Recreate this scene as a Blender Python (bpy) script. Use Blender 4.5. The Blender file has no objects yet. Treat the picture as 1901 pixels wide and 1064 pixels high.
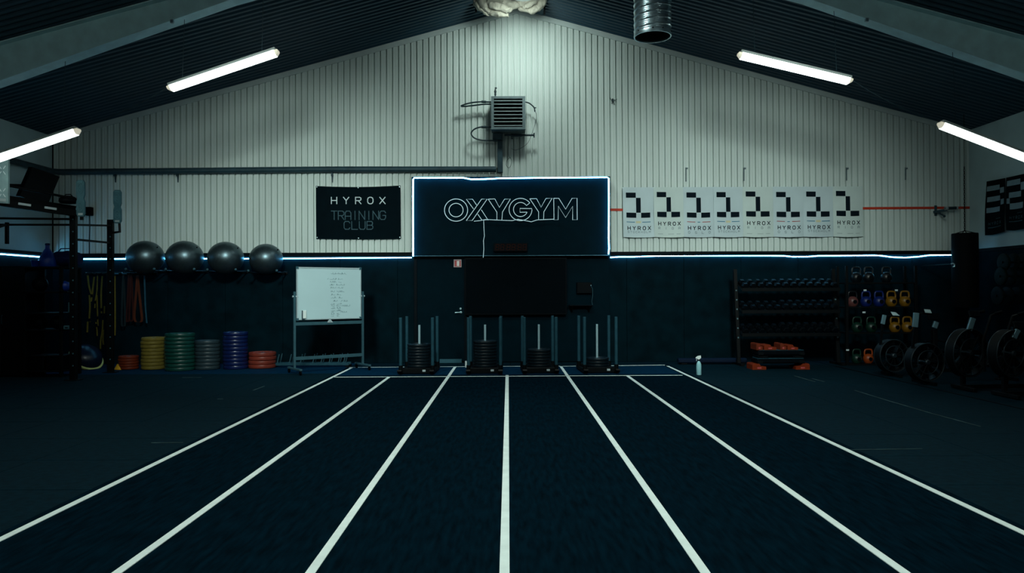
import bpy, math, random
from mathutils import Vector, Matrix, noise

# ------------------------------------------------------------------ camera
F = 1373.0                      # focal length in pixels of a 1901 px wide frame
D = 15.67                       # distance from the camera to the gable wall
EYE = 1.5
YAW, PITCH, ROLL = -7.0 / F, 9.0 / F, -0.004
S = bpy.context.scene
COL = S.collection
cam_d = bpy.data.cameras.new('camera')
cam_d.sensor_width = 36.0
cam_d.lens = F / 1901.0 * 36.0
cam_d.clip_end = 200
cam = bpy.data.objects.new('camera', cam_d)
COL.objects.link(cam)
RC = Matrix.Rotation(YAW, 3, 'Z') @ Matrix.Rotation(math.pi / 2 + PITCH, 3, 'X') @ Matrix.Rotation(ROLL, 3, 'Z')
cam.matrix_world = Matrix.Translation((0, 0, EYE)) @ RC.to_4x4()
S.camera = cam

def P(px, py, y):
    """World point on the plane Y = y that the photograph shows at pixel (px, py)."""
    d = RC @ Vector((px - 950.5, 532.0 - py, -F))
    return Vector((0, 0, EYE)) + d * (y / d.y)

def G(px, py):
    """Point of the floor at a pixel."""
    d = RC @ Vector((px - 950.5, 532.0 - py, -F))
    return Vector((0, 0, EYE)) + d * (-EYE / d.z)

# ------------------------------------------------------------------ world, exposure, unseen lamps
world = bpy.data.worlds.new('world')
S.world = world
world.use_nodes = True
world.node_tree.nodes['Background'].inputs[0].default_value = (0.25, 0.6, 0.8, 1)
world.node_tree.nodes['Background'].inputs[1].default_value = 0.01
S.view_settings.view_transform = 'Standard'
S.view_settings.look = 'None'
S.view_settings.exposure = 0.0
S.view_settings.gamma = 1.0
S.view_settings.use_curve_mapping = False

LAMP = (0.84, 1.0, 0.93)        # colour of the gym's lamps
TUBE_EMIT = 9.0
LED_EMIT = 27.0
LED_COL = (0.14, 0.58, 1.0)
RIDGE_WALL_W = 300.0            # ridge lamp beside the gable wall
RIDGE_W = 850.0                 # ridge lamps along the hall
ADDED_FLOOD_W = 1750.0                # two added, unseen flood lamps under the second beam, brightening the gable wall

def spot(name, loc, aim, watts, size, blend, radius):
    l = bpy.data.lights.new(name, 'SPOT')
    l.energy = watts
    l.color = LAMP
    l.spot_size = math.radians(size)
    l.spot_blend = blend
    l.shadow_soft_size = radius
    o = bpy.data.objects.new(name, l)
    COL.objects.link(o)
    o.location = loc
    o.rotation_euler = (Vector(aim) - Vector(loc)).to_track_quat('-Z', 'Y').to_euler()
    return o

RIDGE_AND_ADDED_LAMPS = [((0.30, 13.5, 6.86), (0.30, 15.6, 5.3), RIDGE_WALL_W, 150, 1.0)] + \
              [((0.2, y, 6.86), (0.2, y + 0.9, 0), RIDGE_W, 125, 0.8) for y in (9.2, 4.6, 0.0)] + \
              [((-3.0, 6.7, 5.0), (-3.9, 15.67, 1.5), ADDED_FLOOD_W, 63, 1.0), ((3.2, 6.7, 5.0), (4.5, 15.67, 1.5), ADDED_FLOOD_W, 63, 1.0)]  # unseen floods added to lift the middle band of the wall
for _l, _a, _w, _s, _b in RIDGE_AND_ADDED_LAMPS:
    spot('ridge_or_added_light', _l, _a, _w, _s, _b, 0.30 if _w != ADDED_FLOOD_W else 0.42)

# ------------------------------------------------------------------ helpers
rnd = random.Random(7)

def tag(o, label=None, cat=None, group=None, kind=None):
    if label: o['label'] = label
    if cat: o['category'] = cat
    if group: o['group'] = group
    if kind: o['kind'] = kind
    return o

def thing(name, label, cat, loc=(0, 0, 0), rz=0.0, group=None):
    o = bpy.data.objects.new(name, None)
    o.empty_display_size = 0.1
    COL.objects.link(o)
    o.location = loc
    o.rotation_euler = (0, 0, rz)
    return tag(o, label, cat, group)

def copy_tree(o, parent=None, kids=None):
    c = o.copy()
    COL.objects.link(c)
    c.parent = parent
    for ch in list(o.children):
        copy_tree(ch, c)
    return c

class MB:
    """Collects shapes; build() links them as ONE mesh object."""
    def __init__(s, origin=(0, 0, 0)):
        s.v, s.f, s.sm, s.o = [], [], [], Vector(origin)
    def add(s, vs, fs, smooth=False):
        b = len(s.v)
        s.v += [Vector(p) - s.o for p in vs]
        for f in fs:
            s.f.append([b + i for i in f])
            s.sm.append(smooth)
        return s
    def box(s, c, size, rot=None, ch=0.0):
        hx, hy, hz = [k / 2 for k in size]
        c = Vector(c)
        R = rot if rot is not None else Matrix.Identity(3)
        if ch <= 0:
            q = [(-hx, -hy, -hz), (hx, -hy, -hz), (hx, hy, -hz), (-hx, hy, -hz), (-hx, -hy, hz), (hx, -hy, hz), (hx, hy, hz), (-hx, hy, hz)]
            fs = [(0, 3, 2, 1), (4, 5, 6, 7), (0, 1, 5, 4), (1, 2, 6, 5), (2, 3, 7, 6), (3, 0, 4, 7)]
            return s.add([c + R @ Vector(p) for p in q], fs)
        ch = min(ch, hx * .9, hy * .9, hz * .9)
        vs, idx = [], {}
        for sx in (-1, 1):
            for sy in (-1, 1):
                for sz in (-1, 1):
                    for k in range(3):
                        p = [sx * (hx - (0 if k == 0 else ch)), sy * (hy - (0 if k == 1 else ch)), sz * (hz - (0 if k == 2 else ch))]
                        idx[(sx, sy, sz, k)] = len(vs)
                        vs.append(c + R @ Vector(p))
        fs = []
        for k, (a, b) in enumerate(((1, 2), (2, 0), (0, 1))):
            for sg in (-1, 1):
                def key(u, w):
                    t = [0, 0, 0]; t[k] = sg; t[a] = u; t[b] = w
                    return idx[(t[0], t[1], t[2], k)]
                q = [key(-1, -1), key(1, -1), key(1, 1), key(-1, 1)]
                fs.append(q if sg > 0 else q[::-1])
        for k in range(3):
            a, b = [i for i in range(3) if i != k]
            for sa in (-1, 1):
                for sb in (-1, 1):
                    t0 = [0, 0, 0]; t0[a] = sa; t0[b] = sb
                    t1 = t0[:]; t0[k] = -1; t1[k] = 1
                    q = [idx[(*t0, a)], idx[(*t1, a)], idx[(*t1, b)], idx[(*t0, b)]]
                    fs.append(q)
        for sx in (-1, 1):
            for sy in (-1, 1):
                for sz in (-1, 1):
                    fs.append([idx[(sx, sy, sz, k)] for k in range(3)])
        return s.add(vs, fs)
    def bar(s, p, q, w, h, up=(0, 0, 1), ch=0.0):
        p, q = Vector(p), Vector(q)
        d = (q - p)
        L = d.length
        d.normalize()
        u = Vector(up)
        if abs(d.dot(u)) > .98: u = Vector((0, 1, 0))
        sd = d.cross(u).normalized()
        u = sd.cross(d).normalized()
        R = Matrix((d, sd, u)).transposed()
        return s.box((p + q) / 2, (L, w, h), R, ch)
    def tube(s, pts, r, n=8, closed=False, flat=None):
        """Tube along a polyline; flat=(w, t) makes a ribbon-like section instead of a round one."""
        pts = [Vector(p) for p in pts]
        m = len(pts)
        rad = r if isinstance(r, (list, tuple)) else [r] * m
        vs, prev = [], None
        for i, p in enumerate(pts):
            a = pts[(i - 1) % m] if (closed or i > 0) else p
            b = pts[(i + 1) % m] if (closed or i < m - 1) else p
            t = (b - a)
            t = t.normalized() if t.length > 1e-9 else Vector((0, 0, 1))
            if prev is None:
                ref = Vector((0, 0, 1)) if abs(t.z) < .9 else Vector((0, 1, 0))
                u = t.cross(ref).normalized()
            else:
                u = (prev - t * prev.dot(t))
                u = u.normalized() if u.length > 1e-6 else t.orthogonal().normalized()
            prev = u
            w = t.cross(u)
            for k in range(n):
                a_ = 2 * math.pi * k / n
                vs.append(p + (u * math.cos(a_) + w * math.sin(a_)) * rad[i])
        fs = []
        for i in range(m if closed else m - 1):
            j = (i + 1) % m
            for k in range(n):
                k2 = (k + 1) % n
                fs.append((i * n + k, i * n + k2, j * n + k2, j * n + k))
        if not closed:
            fs.append(tuple(range(n - 1, -1, -1)))
            fs.append(tuple((m - 1) * n + k for k in range(n)))
        return s.add(vs, fs, True)
    def ribbon(s, pts, w, t, wdir=(1, 0, 0), closed=False):
        """Flat strap of width w (along wdir) and thickness t along a polyline."""
        pts = [Vector(p) for p in pts]
        m, vs, wd = len(pts), [], Vector(wdir).normalized()
        for i, p in enumerate(pts):
            a = pts[(i - 1) % m] if (closed or i > 0) else p
            b = pts[(i + 1) % m] if (closed or i < m - 1) else p
            d = (b - a).normalized()
            nn = d.cross(wd)
            nn = nn.normalized() if nn.length > 1e-6 else Vector((0, 1, 0))
            vs += [p - wd * w / 2 - nn * t / 2, p + wd * w / 2 - nn * t / 2, p + wd * w / 2 + nn * t / 2, p - wd * w / 2 + nn * t / 2]
        fs = []
        for i in range(m if closed else m - 1):
            j = (i + 1) % m
            for k in range(4):
                k2 = (k + 1) % 4
                fs.append((i * 4 + k, i * 4 + k2, j * 4 + k2, j * 4 + k))
        if not closed:
            fs += [(3, 2, 1, 0), tuple((m - 1) * 4 + k for k in range(4))]
        return s.add(vs, fs, False)
    def lathe(s, prof, n=24, M=None, closed=False):
        """Profile of (radius, z) turned about the local Z axis, placed by the 4x4 matrix M."""
        M = M or Matrix.Identity(4)
        m, vs = len(prof), []
        for r, z in prof:
            for k in range(n):
                a = 2 * math.pi * k / n
                vs.append(M @ Vector((r * math.cos(a), r * math.sin(a), z)))
        fs = []
        for i in range(m if closed else m - 1):
            j = (i + 1) % m
            for k in range(n):
                k2 = (k + 1) % n
                fs.append((i * n + k, i * n + k2, j * n + k2, j * n + k))
        if not closed:
            if prof[0][0] > 1e-6: fs.append(tuple(range(n - 1, -1, -1)))
            if prof[-1][0] > 1e-6: fs.append(tuple((m - 1) * n + k for k in range(n)))
        return s.add(vs, fs, True)
    def cyl(s, p, q, r, n=16, ch=0.0):
        p, q = Vector(p), Vector(q)
        d = q - p
        L = d.length
        M = Matrix.Translation(p) @ d.to_track_quat('Z', 'Y').to_matrix().to_4x4()
        prof = [(r, 0), (r, L)] if ch <= 0 else [(r - ch, 0), (r, ch), (r, L - ch), (r - ch, L)]
        return s.lathe(prof, n, M)
    def ball(s, c, r, n=24, m=14, M3=None, sq=(1, 1, 1)):
        vs, fs = [], []
        for i in range(1, m):
            th = math.pi * i / m
            for k in range(n):
                a = 2 * math.pi * k / n
                p = Vector((math.sin(th) * math.cos(a) * sq[0], math.sin(th) * math.sin(a) * sq[1], math.cos(th) * sq[2])) * r
                vs.append(Vector(c) + (M3 @ p if M3 else p))
        t, b = Vector((0, 0, r * sq[2])), Vector((0, 0, -r * sq[2]))
        vs += [Vector(c) + (M3 @ t if M3 else t), Vector(c) + (M3 @ b if M3 else b)]
        for i in range(m - 2):
            for k in range(n):
                k2 = (k + 1) % n
                fs.append((i * n + k, (i + 1) * n + k, (i + 1) * n + k2, i * n + k2))
        T, B = len(vs) - 2, len(vs) - 1
        for k in range(n):
            k2 = (k + 1) % n
            fs.append((T, k, k2))
            fs.append((B, (m - 2) * n + k2, (m - 2) * n + k))
        return s.add(vs, fs, True)
    def prism(s, poly, org, ax, ay, depth):
        """Polygon of 2-D points in the frame (org, ax, ay), extruded by the vector depth."""
        org, ax, ay, dv = Vector(org), Vector(ax), Vector(ay), Vector(depth)
        n = len(poly)
        a = [org + ax * x + ay * y for x, y in poly]
        vs = a + [p + dv for p in a]
        fs = [tuple(range(n)), tuple(range(2 * n - 1, n - 1, -1))]
        for k in range(n):
            k2 = (k + 1) % n
            fs.append((k, n + k, n + k2, k2))
        return s.add(vs, fs)
    def grid(s, fn, nu, nv, smooth=True):
        vs = [fn(i / nu, j / nv) for j in range(nv + 1) for i in range(nu + 1)]
        fs = [(j * (nu + 1) + i, j * (nu + 1) + i + 1, (j + 1) * (nu + 1) + i + 1, (j + 1) * (nu + 1) + i) for j in range(nv) for i in range(nu)]
        return s.add(vs, fs, smooth)
    def build(s, name, m, parent=None, loc=None, rz=0.0):
        me = bpy.data.meshes.new(name)
        me.from_pydata([tuple(p) for p in s.v], [], s.f)
        me.polygons.foreach_set('use_smooth', s.sm)
        me.validate()
        import bmesh
        bm = bmesh.new(); bm.from_mesh(me)
        bmesh.ops.recalc_face_normals(bm, faces=bm.faces)
        for e in bm.edges:
            if len(e.link_faces) == 2 and e.calc_face_angle(0) > math.radians(40): e.smooth = False
        bm.to_mesh(me); bm.free()
        me.materials.append(m)
        o = bpy.data.objects.new(name, me)
        COL.objects.link(o)
        o.parent = parent
        if loc is not None: o.location = loc
        if rz: o.rotation_euler = (0, 0, rz)
        return o

MATS = {}
def mat(name, col, rough=.6, metal=0.0, spec=.3, var=.15, scale=6.0, bump=0.0, emit=None, estr=0.0, stretch=(1, 1, 1), trans=0.0):
    if name in MATS: return MATS[name]
    m = bpy.data.materials.new(name)
    m.use_nodes = True
    nt = m.node_tree
    b = nt.nodes['Principled BSDF']
    tc = nt.nodes.new('ShaderNodeTexCoord')
    mp = nt.nodes.new('ShaderNodeMapping')
    mp.inputs['Scale'].default_value = stretch
    nz = nt.nodes.new('ShaderNodeTexNoise')
    nz.inputs['Scale'].default_value = scale
    nz.inputs['Detail'].default_value = 5
    rp = nt.nodes.new('ShaderNodeValToRGB')
    rp.color_ramp.elements[0].position = .3
    rp.color_ramp.elements[1].position = .7
    rp.color_ramp.elements[0].color = [max(0, c * (1 - var)) for c in col] + [1]
    rp.color_ramp.elements[1].color = [min(1, c * (1 + var)) for c in col] + [1]
    L = nt.links.new
    L(tc.outputs['Object'], mp.inputs['Vector'])
    L(mp.outputs['Vector'], nz.inputs['Vector'])
    L(nz.outputs['Fac'], rp.inputs['Fac'])
    L(rp.outputs['Color'], b.inputs['Base Color'])
    b.inputs['Roughness'].default_value = rough
    b.inputs['Metallic'].default_value = metal
    b.inputs['Specular IOR Level'].default_value = spec
    if trans: b.inputs['Transmission Weight'].default_value = trans
    if bump:
        bp = nt.nodes.new('ShaderNodeBump')
        bp.inputs['Strength'].default_value = bump
        bp.inputs['Distance'].default_value = .01
        L(nz.outputs['Fac'], bp.inputs['Height'])
        L(bp.outputs['Normal'], b.inputs['Normal'])
    if emit:
        b.inputs['Emission Color'].default_value = (*emit, 1)
        b.inputs['Emission Strength'].default_value = estr
    MATS[name] = m
    return m

M = {
    'cladding': mat('painted_steel_cladding', (.62, .70, .67), .55, 0, .35, .07, 1.1, 0, stretch=(1, 1, .25)),
    'flashing': mat('steel_flashing', (.52, .60, .59), .5, 0, .3, .08, 3),
    'side_wall': mat('grey_wall_panel', (.50, .64, .66), .6, 0, .25, .08, 2),
    'black_wall': mat('black_wall_paint', (.0008, .0085, .0130), .6, 0, .02, .3, 4, .05),
    'black_trim': mat('black_trim', (.0015, .0045, .0070), .55, 0, .05, .2, 8),
    'roof': mat('dark_roof_sheet', (.013, .054, .085), .5, 0, .3, .12, 4),
    'beam': mat('grey_beam_paint', (0.54, 0.783, 0.81), .6, 0, .25, .10, 5),
    'led_blue_mat': mat('led_tinted_rubber_mat', (.0004, .019, .046), .75, 0, .03, .3, 14, .2),  # blue spill of the light strips is put into this mat colour
    'mat': mat('rubber_mat', (.0008, .0105, .0170), .75, 0, .04, .35, 14, .25),
    'subfloor': mat('black_subfloor', (.001, .003, .004), .8, 0, .05, .2, 6),
    'turf': mat('black_turf', (.0004, .0066, .0120), .9, 0, .01, .45, 9, .4, stretch=(3, .5, 1)),
    'line': mat('white_floor_paint', (.74, .82, .78), .7, 0, .2, .08, 7),
    'faint_line': mat('worn_floor_paint', (.035, .065, .070), .8, 0, .1, .6, 5),
    'panel': mat('black_sign_panel', (.0006, .0080, .0130), .6, 0, .02, .15, 5),
    'black': mat('black_plastic', (.0008, .0022, .0036), 0.5, 0, 0.05, .2, 10),
    'black_gloss': mat('black_glass', (.0012, .0030, .0045), .12, 0, .12, .1, 3),
    'black_steel': mat('black_powder_coat', (0.001122, 0.002295, 0.00306), .5, 0, .12, .2, 12),
    'sled_steel': mat('blue_grey_powder_coat', (.013, .055, .078), 0.45, 0, 0.2, .15, 10),
    'stand_steel': mat('teal_grey_steel', (.032, .085, .108), 0.4, 0, 0.25, .12, 10),
    'chrome': mat('chrome', (.46, .66, .72), .35, .4, .5, .06, 12),
    'galv': mat('galvanised_steel', (.42, .55, .60), .30, .9, .5, .22, 5, stretch=(1, 1, 4)),
    'duct_in': mat('duct_inside', (.01, .02, .025), .6, .2, .2, .2, 6),
    'heater': mat('heater_casing', (.11, .155, .165), .45, .1, .3, .2, 8),
    'slat': mat('heater_slat', (.24, .31, .32), .4, .1, .3, .1, 8),
    'pipe': mat('dark_pipe', (.020, .050, .065), .5, .1, .3, .2, 7),
    'hose': mat('dark_hose', (.012, .03, .038), .5, 0, .3, .2, 9),
    'cloth': mat('cream_cloth', (.40, .385, .32), .9, 0, .05, .18, 11, .9),
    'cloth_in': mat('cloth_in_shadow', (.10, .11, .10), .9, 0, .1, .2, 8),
    'neon': mat('neon_tube', (.5, .62, .66), .4, 0, .3, .05, 8, emit=(.50, .74, .80), estr=.42),
    'led': mat('led_tape', (.6, .8, .9), .4, 0, .3, .02, 8, emit=LED_COL, estr=LED_EMIT),
    'tube': mat('lit_diffuser', (.9, .9, .85), .4, 0, .3, .02, 8, emit=(.86, 1.0, .93), estr=TUBE_EMIT),
    'tube_cap': mat('diffuser_end', (.6, .58, .45), .4, 0, .3, .05, 8, emit=(1.0, .95, .75), estr=.45),
    'housing': mat('lamp_housing', (.30, .34, .33), .5, 0, .3, .05, 8),
    'lamp_glass': mat('lit_lamp_glass', (.9, .9, .85), .4, 0, .3, .02, 8, emit=LAMP, estr=6.0),
    'banner_black': mat('black_banner_cloth', (.0018, .0065, .0095), 0.85, 0, 0.03, .15, 6, .1),
    'print_white': mat('white_print', (.62, .72, .74), .7, 0, .1, .03, 8),
    'print_grey': mat('grey_print', (.055, .105, .13), .7, 0, .1, .10, 8),
    'print_dark': mat('dark_print', (.004, .009, .014), .8, 0, .05, .1, 8),
    'print_mid': mat('pale_grey_print', (.13, .18, .20), .8, 0, .05, .1, 8),
    'print_red': mat('red_print', (.35, .06, .06), .8, 0, .05, .1, 8),
    'print_blue': mat('blue_print', (.03, .16, .27), .8, 0, .05, .1, 8),
    'print_yellow': mat('yellow_print', (.62, .58, .38), .8, 0, .05, .1, 8),
    'side_print': mat('grey_check_print', (.26, .36, .40), .8, 0, .05, .1, 8),
    'cloth_cool': mat('cool_white_cloth', (.52, .62, .65), .9, 0, .05, .05, 3),
    'cloth_warm': mat('warm_white_cloth', (.55, .64, .62), .9, 0, .05, .05, 3),
    'tape': mat('red_tape', (.50, .045, .02), .6, 0, .2, .1, 8),
    'digit': mat('unlit_red_segment', (.026, .0065, .0045), 0.5, 0, 0.04, .05, 8),
    'sign_red': mat('sign_red', (.42, .06, .06), .5, 0, .3, .05, 8),
    'sign_white': mat('sign_white', (.72, .70, .68), .5, 0, .3, .05, 8),
    'sign_edge': mat('sign_edge', (.40, .34, .36), .5, 0, .3, .05, 8),
    'board': mat('whiteboard_surface', (.44, .60, .63), .35, 0, .35, .03, 2),
    'alu': mat('aluminium_frame', (.50, .62, .65), .4, .4, .4, .05, 10),
    'ink': mat('marker_ink', (.13, .22, .25), .6, 0, .1, .1, 10),
    'white_plastic': mat('white_plastic', (.70, .78, .76), .45, 0, .3, .05, 10),
    'bottle': mat('translucent_bottle', (.30, .58, .62), .35, 0, .35, .08, 8),
    'ball': mat('grey_gym_ball', (.095, .140, .160), .37, .9, .5, .12, 30, .03),
    'p_yellow': mat('yellow_bumper', (0.13175, 0.10013, 0.018445), .5, 0, .15, .18, 9),
    'p_green': mat('green_bumper', (0.00306, 0.0357, 0.02856), .35, 0, .35, .18, 9),
    'p_grey': mat('grey_bumper', (0.01632, 0.03162, 0.03978), .4, 0, .3, .18, 9),
    'p_blue': mat('blue_bumper', (0.00255, 0.00867, 0.05355), .3, 0, .5, .15, 9),
    'p_red': mat('red_bumper', (0.15912, 0.025704, 0.0153), .4, 0, .3, .18, 9),
    'p_orange': mat('orange_bumper', (0.11305, 0.01666, 0.005355), .5, 0, .15, .18, 9),
    'p_black': mat('black_bumper', (.0025, .0075, .0115), 0.35, 0, 0.25, .2, 9),
    'p_dkgreen': mat('dark_green_bumper', (.0015, .0075, .0055), .65, 0, .1, .2, 9),
    'p_teal': mat('dark_teal_bumper', (.0012, .006, .008), .65, 0, .1, .2, 9),
    'plate_steel': mat('plate_insert', (.08, .16, .20), .35, .6, .4, .1, 9),
    'y_strap': mat('yellow_strap', (0.1428, 0.1071, 0.014875), .7, 0, .15, .2, 20),
    'o_band': mat('orange_band', (0.07735, 0.01666, 0.00595), .6, 0, .2, .15, 9),
    'r_band': mat('dark_red_band', (.03, .005, .004), .6, 0, .2, .15, 9),
    'b_band': mat('blue_band', (.015, .07, .11), .6, 0, .2, .15, 9),
    'g_band': mat('dark_grey_band', (.008, .018, .022), .6, 0, .2, .15, 9),
    'bosu_ring': mat('lime_rim', (.52, .56, .20), .45, 0, .3, .1, 9),
    'bosu_dome': mat('dark_blue_dome', (.003, .009, .024), .3, 0, .35, .1, 9),
    'marker': mat('yellow_marker', (.55, .28, .01), .5, 0, .3, .1, 9),
    'blue_bag': mat('dark_blue_bag', (.004, .012, .065), .6, 0, .2, .2, 12),
    'blue_jug': mat('blue_jug', (0.0032, 0.032, 0.24), .35, 0, .35, .12, 8),
    'target': mat('blue_grey_target', (.050, .135, .165), .6, 0, .2, .12, 9),
    'target_pale': mat('pale_target', (.20, .31, .32), .6, 0, .2, .12, 9),
    'target_line': mat('target_mark', (.085, .20, .235), .6, 0, .2, .1, 9),
    'target_white': mat('white_target', (.36, .44, .45), .5, 0, .3, .08, 9),
    'orange': mat('orange_riser', (0.14025, 0.01683, 0.00374), .5, 0, .15, .12, 9),
    'k_pink': mat('pink_kettlebell', (0.0918, 0.0306, 0.02805), .4, 0, .35, .12, 9),
    'k_blue': mat('blue_kettlebell', (0.00153, 0.0102, 0.0867), .4, 0, .35, .12, 9),
    'k_yellow': mat('yellow_kettlebell', (0.14917, 0.069062, 0.003315), .4, 0, .35, .12, 9),
    'k_green': mat('green_kettlebell', (0.0015, 0.0175, 0.011), .4, 0, .35, .12, 9),
    'k_orange': mat('orange_kettlebell', (0.2023, 0.032725, 0.004165), .4, 0, .35, .12, 9),
    'k_dark': mat('dark_kettlebell', (0.001, 0.003, 0.005), .4, 0, .35, .12, 9),
    'tag_white': mat('white_tag', (.42, .50, .52), .5, 0, .2, .05, 9),
    'silver': mat('silver_arm', (.12, .22, .26), .4, .4, .4, .08, 9),
    'pale_screen': mat('pale_display', (.34, .46, .48), .4, 0, .3, .08, 9),
    'rim_glint': mat('grey_cage_rim', (.010, .020, .026), .4, .3, .3, .1, 9),
    'sill': mat('blue_grey_sill', (.040, .125, .165), .4, .3, .35, .12, 9),
    'navy_screen': mat('navy_wall_bag', (.0012, .0020, .0028), .7, 0, .08, .2, 9),
}

# stroke lettering: every glyph is a list of polylines in a unit box
GL = {
    'H': [[(0, 0), (0, 1)], [(1, 0), (1, 1)], [(0, .5), (1, .5)]],
    'Y': [[(0, 1), (.5, .5), (1, 1)], [(.5, .5), (.5, 0)]],
    'R': [[(0, 0), (0, 1), (.75, 1), (1, .87), (1, .62), (.75, .48), (0, .48)], [(.5, .48), (1, 0)]],
    'O': [[(.35, 0), (.12, .1), (0, .32), (0, .68), (.12, .9), (.35, 1), (.65, 1), (.88, .9), (1, .68), (1, .32), (.88, .1), (.65, 0), (.35, 0)]],
    'X': [[(0, 0), (1, 1)], [(0, 1), (1, 0)]],
    'T': [[(0, 1), (1, 1)], [(.5, 1), (.5, 0)]],
    'A': [[(0, 0), (0, .8), (.2, 1), (.8, 1), (1, .8), (1, 0)], [(0, .42), (1, .42)]],
    'I': [[(.5, 0), (.5, 1)]],
    'N': [[(0, 0), (0, 1), (1, 0), (1, 1)]],
    'G': [[(1, .8), (.8, 1), (.2, 1), (0, .8), (0, .2), (.2, 0), (.8, 0), (1, .2), (1, .5), (.5, .5)]],
    'C': [[(1, .8), (.8, 1), (.2, 1), (0, .8), (0, .2), (.2, 0), (.8, 0), (1, .2)]],
    'L': [[(0, 1), (0, 0), (1, 0)]],
    'U': [[(0, 1), (0, .2), (.2, 0), (.8, 0), (1, .2), (1, 1)]],
    'B': [[(0, 0), (0, 1), (.8, 1), (.95, .87), (.95, .65), (.8, .52), (0, .52)], [(.8, .52), (1, .38), (1, .15), (.8, 0), (0, 0)]],
    'S': [[(1, .85), (.8, 1), (.2, 1), (0, .85), (0, .65), (.2, .52), (.8, .48), (1, .35), (1, .15), (.8, 0), (.2, 0), (0, .15)]],
    'K': [[(0, 0), (0, 1)], [(1, 1), (0, .45)], [(.3, .6), (1, 0)]],
    'M': [[(0, 0), (0, 1), (.5, .4), (1, 1), (1, 0)]],
    'D': [[(0, 0), (0, 1), (.7, 1), (1, .75), (1, .25), (.7, 0), (0, 0)]],
}
def strokes(mb, lines, w, surf, off):
    for ln in lines:
        for (x0, y0), (x1, y1) in zip(ln[:-1], ln[1:]):
            d = Vector((x1 - x0, y1 - y0))
            if d.length < 1e-9: continue
            d.normalize()
            n = Vector((-d.y, d.x)) * w / 2
            e = d * w * .4
            c = [(x0 - e.x + n.x, y0 - e.y + n.y), (x0 - e.x - n.x, y0 - e.y - n.y), (x1 + e.x - n.x, y1 + e.y - n.y), (x1 + e.x + n.x, y1 + e.y + n.y)]
            mb.add([surf(a, b, off) for a, b in c], [(0, 1, 2, 3)])
def lettering(mb, text, x0, x1, y0, y1, gw, w, surf, off):
    n = len(text)
    for i, ch in enumerate(text):
        cx = x0 + gw / 2 + (x1 - x0 - gw) * (i / max(1, n - 1))
        strokes(mb, [[(cx - gw / 2 + a * gw, y0 + b * (y1 - y0)) for a, b in ln] for ln in GL[ch]], w, surf, off)
def patch(mb, x0, x1, y0, y1, surf, off, nu=3, nv=3):
    mb.grid(lambda u, v: surf(x0 + (x1 - x0) * u, y0 + (y1 - y0) * v, off), nu, nv, False)

ORD = ['topmost', 'second', 'third', 'fourth', 'fifth', 'sixth', 'seventh', 'eighth', 'ninth', 'tenth', 'eleventh', 'twelfth', 'thirteenth']

# ------------------------------------------------------------------ the setting
XL, XR = -9.63, 9.80            # side walls
YF = -6.0                       # open end behind the camera
RX, RZ = 0.20, 7.50             # ridge
def zroof(x): return RZ - .2725 * abs(x - RX)
ZT = 2.30                       # top of the black wall

# floor: slab, turf, mats, painted lines
mb = MB(); mb.box(((XL + XR) / 2, (D + YF) / 2, -.06), (XR - XL, D - YF, .09))
floor = tag(mb.build('floor', M['subfloor']), kind='structure')
TX0, TX1, TY1 = -3.19, 3.26, 14.78
mb = MB(); mb.box(((TX0 + TX1) / 2, (TY1 - 2.0) / 2, -.007), (TX1 - TX0, TY1 + 2.0, .014))
mb.build('turf', M['turf'], floor)
mb = MB(); mb.box((0, (13.3 + 14.74) / 2, .0012), (6.2, 1.44, .0024)); mb.build('start_box', M['led_blue_mat'], floor)  # slab tinted with the same strip-light blue
def mats(x0, x1, y0, y1, nx, ny, m='mat'):
    w, h = (x1 - x0) / nx, (y1 - y0) / ny
    mb = MB(); mb.box((0, 0, -.0075), (w - .006, h - .006, .015), None, .003)
    first = None
    for i in range(nx):
        for j in range(ny):
            loc = (x0 + w * (i + .5), y0 + h * (j + .5), rnd.uniform(-.0012, 0))
            if first is None:
                first = mb.build('rubber_mat', M[m], floor, loc)
            else:
                c = first.copy(); COL.objects.link(c); c.location = loc
mats(XL, TX0 - .005, 2.67, 13.67, 6, 11)
mats(XL, TX0 - .005, 13.67, D, 6, 2, 'led_blue_mat')
mats(TX1 + .005, 6.42, 2.67, D, 3, 13)
mats(6.45, XR, 2.67, D, 3, 13)
mats(TX0, TX1, TY1 + .005, D, 6, 1)
def floor_line(p, q, w, name='lane_line', m='line', t=.004):
    mb = MB(); mb.bar((p[0], p[1], t / 2), (q[0], q[1], t / 2), w, t)
    return mb.build(name, M[m], floor)
lanes = [(-3.10, -.7, 14.62), (-2.10, -.7, 13.0), (-1.062, -.7, 14.75), (-.026, -.7, 13.22), (1.04, -.7, 14.75), (2.095, -.7, 13.05), (3.165, -.7, 14.70)]
for x, y0, y1 in lanes:
    floor_line((x, y0), (x, y1), .054)
a, b = G(618, 700.5), G(1267, 697); floor_line(a, b, .045)
a, b = G(648, 682.5), G(845, 681); floor_line(a, b, .045)
a, b = G(843, 681), G(1040, 680); floor_line(a, b, .045)
a, b = G(1040, 680.5), G(1234, 678); floor_line(a, b, .045)
for p, q, w in [((1475, 698), (1513, 709), .02), ((1508, 703), (1530, 709), .02), ((1587, 725), (1652, 745), .022), ((1652, 745), (1727, 767), .022), ((1727, 767), (1820, 792), .015),
                ((281, 822.5), (340, 822), .02), ((470, 725), (491, 717), .02), ((339, 701), (374, 701), .02), ((1572, 835.5), (1712, 833.5), .012), ((404, 741), (414, 741), .025)]:
    floor_line(G(*p), G(*q), w, 'worn_line', 'faint_line', .003)
# trim along the machine area
mb = MB(); mb.box((6.435, 10.0, .004), (.028, 9.0, .010), None, .003)
mb.build('edge_strip', M['black_trim'], floor)

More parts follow.
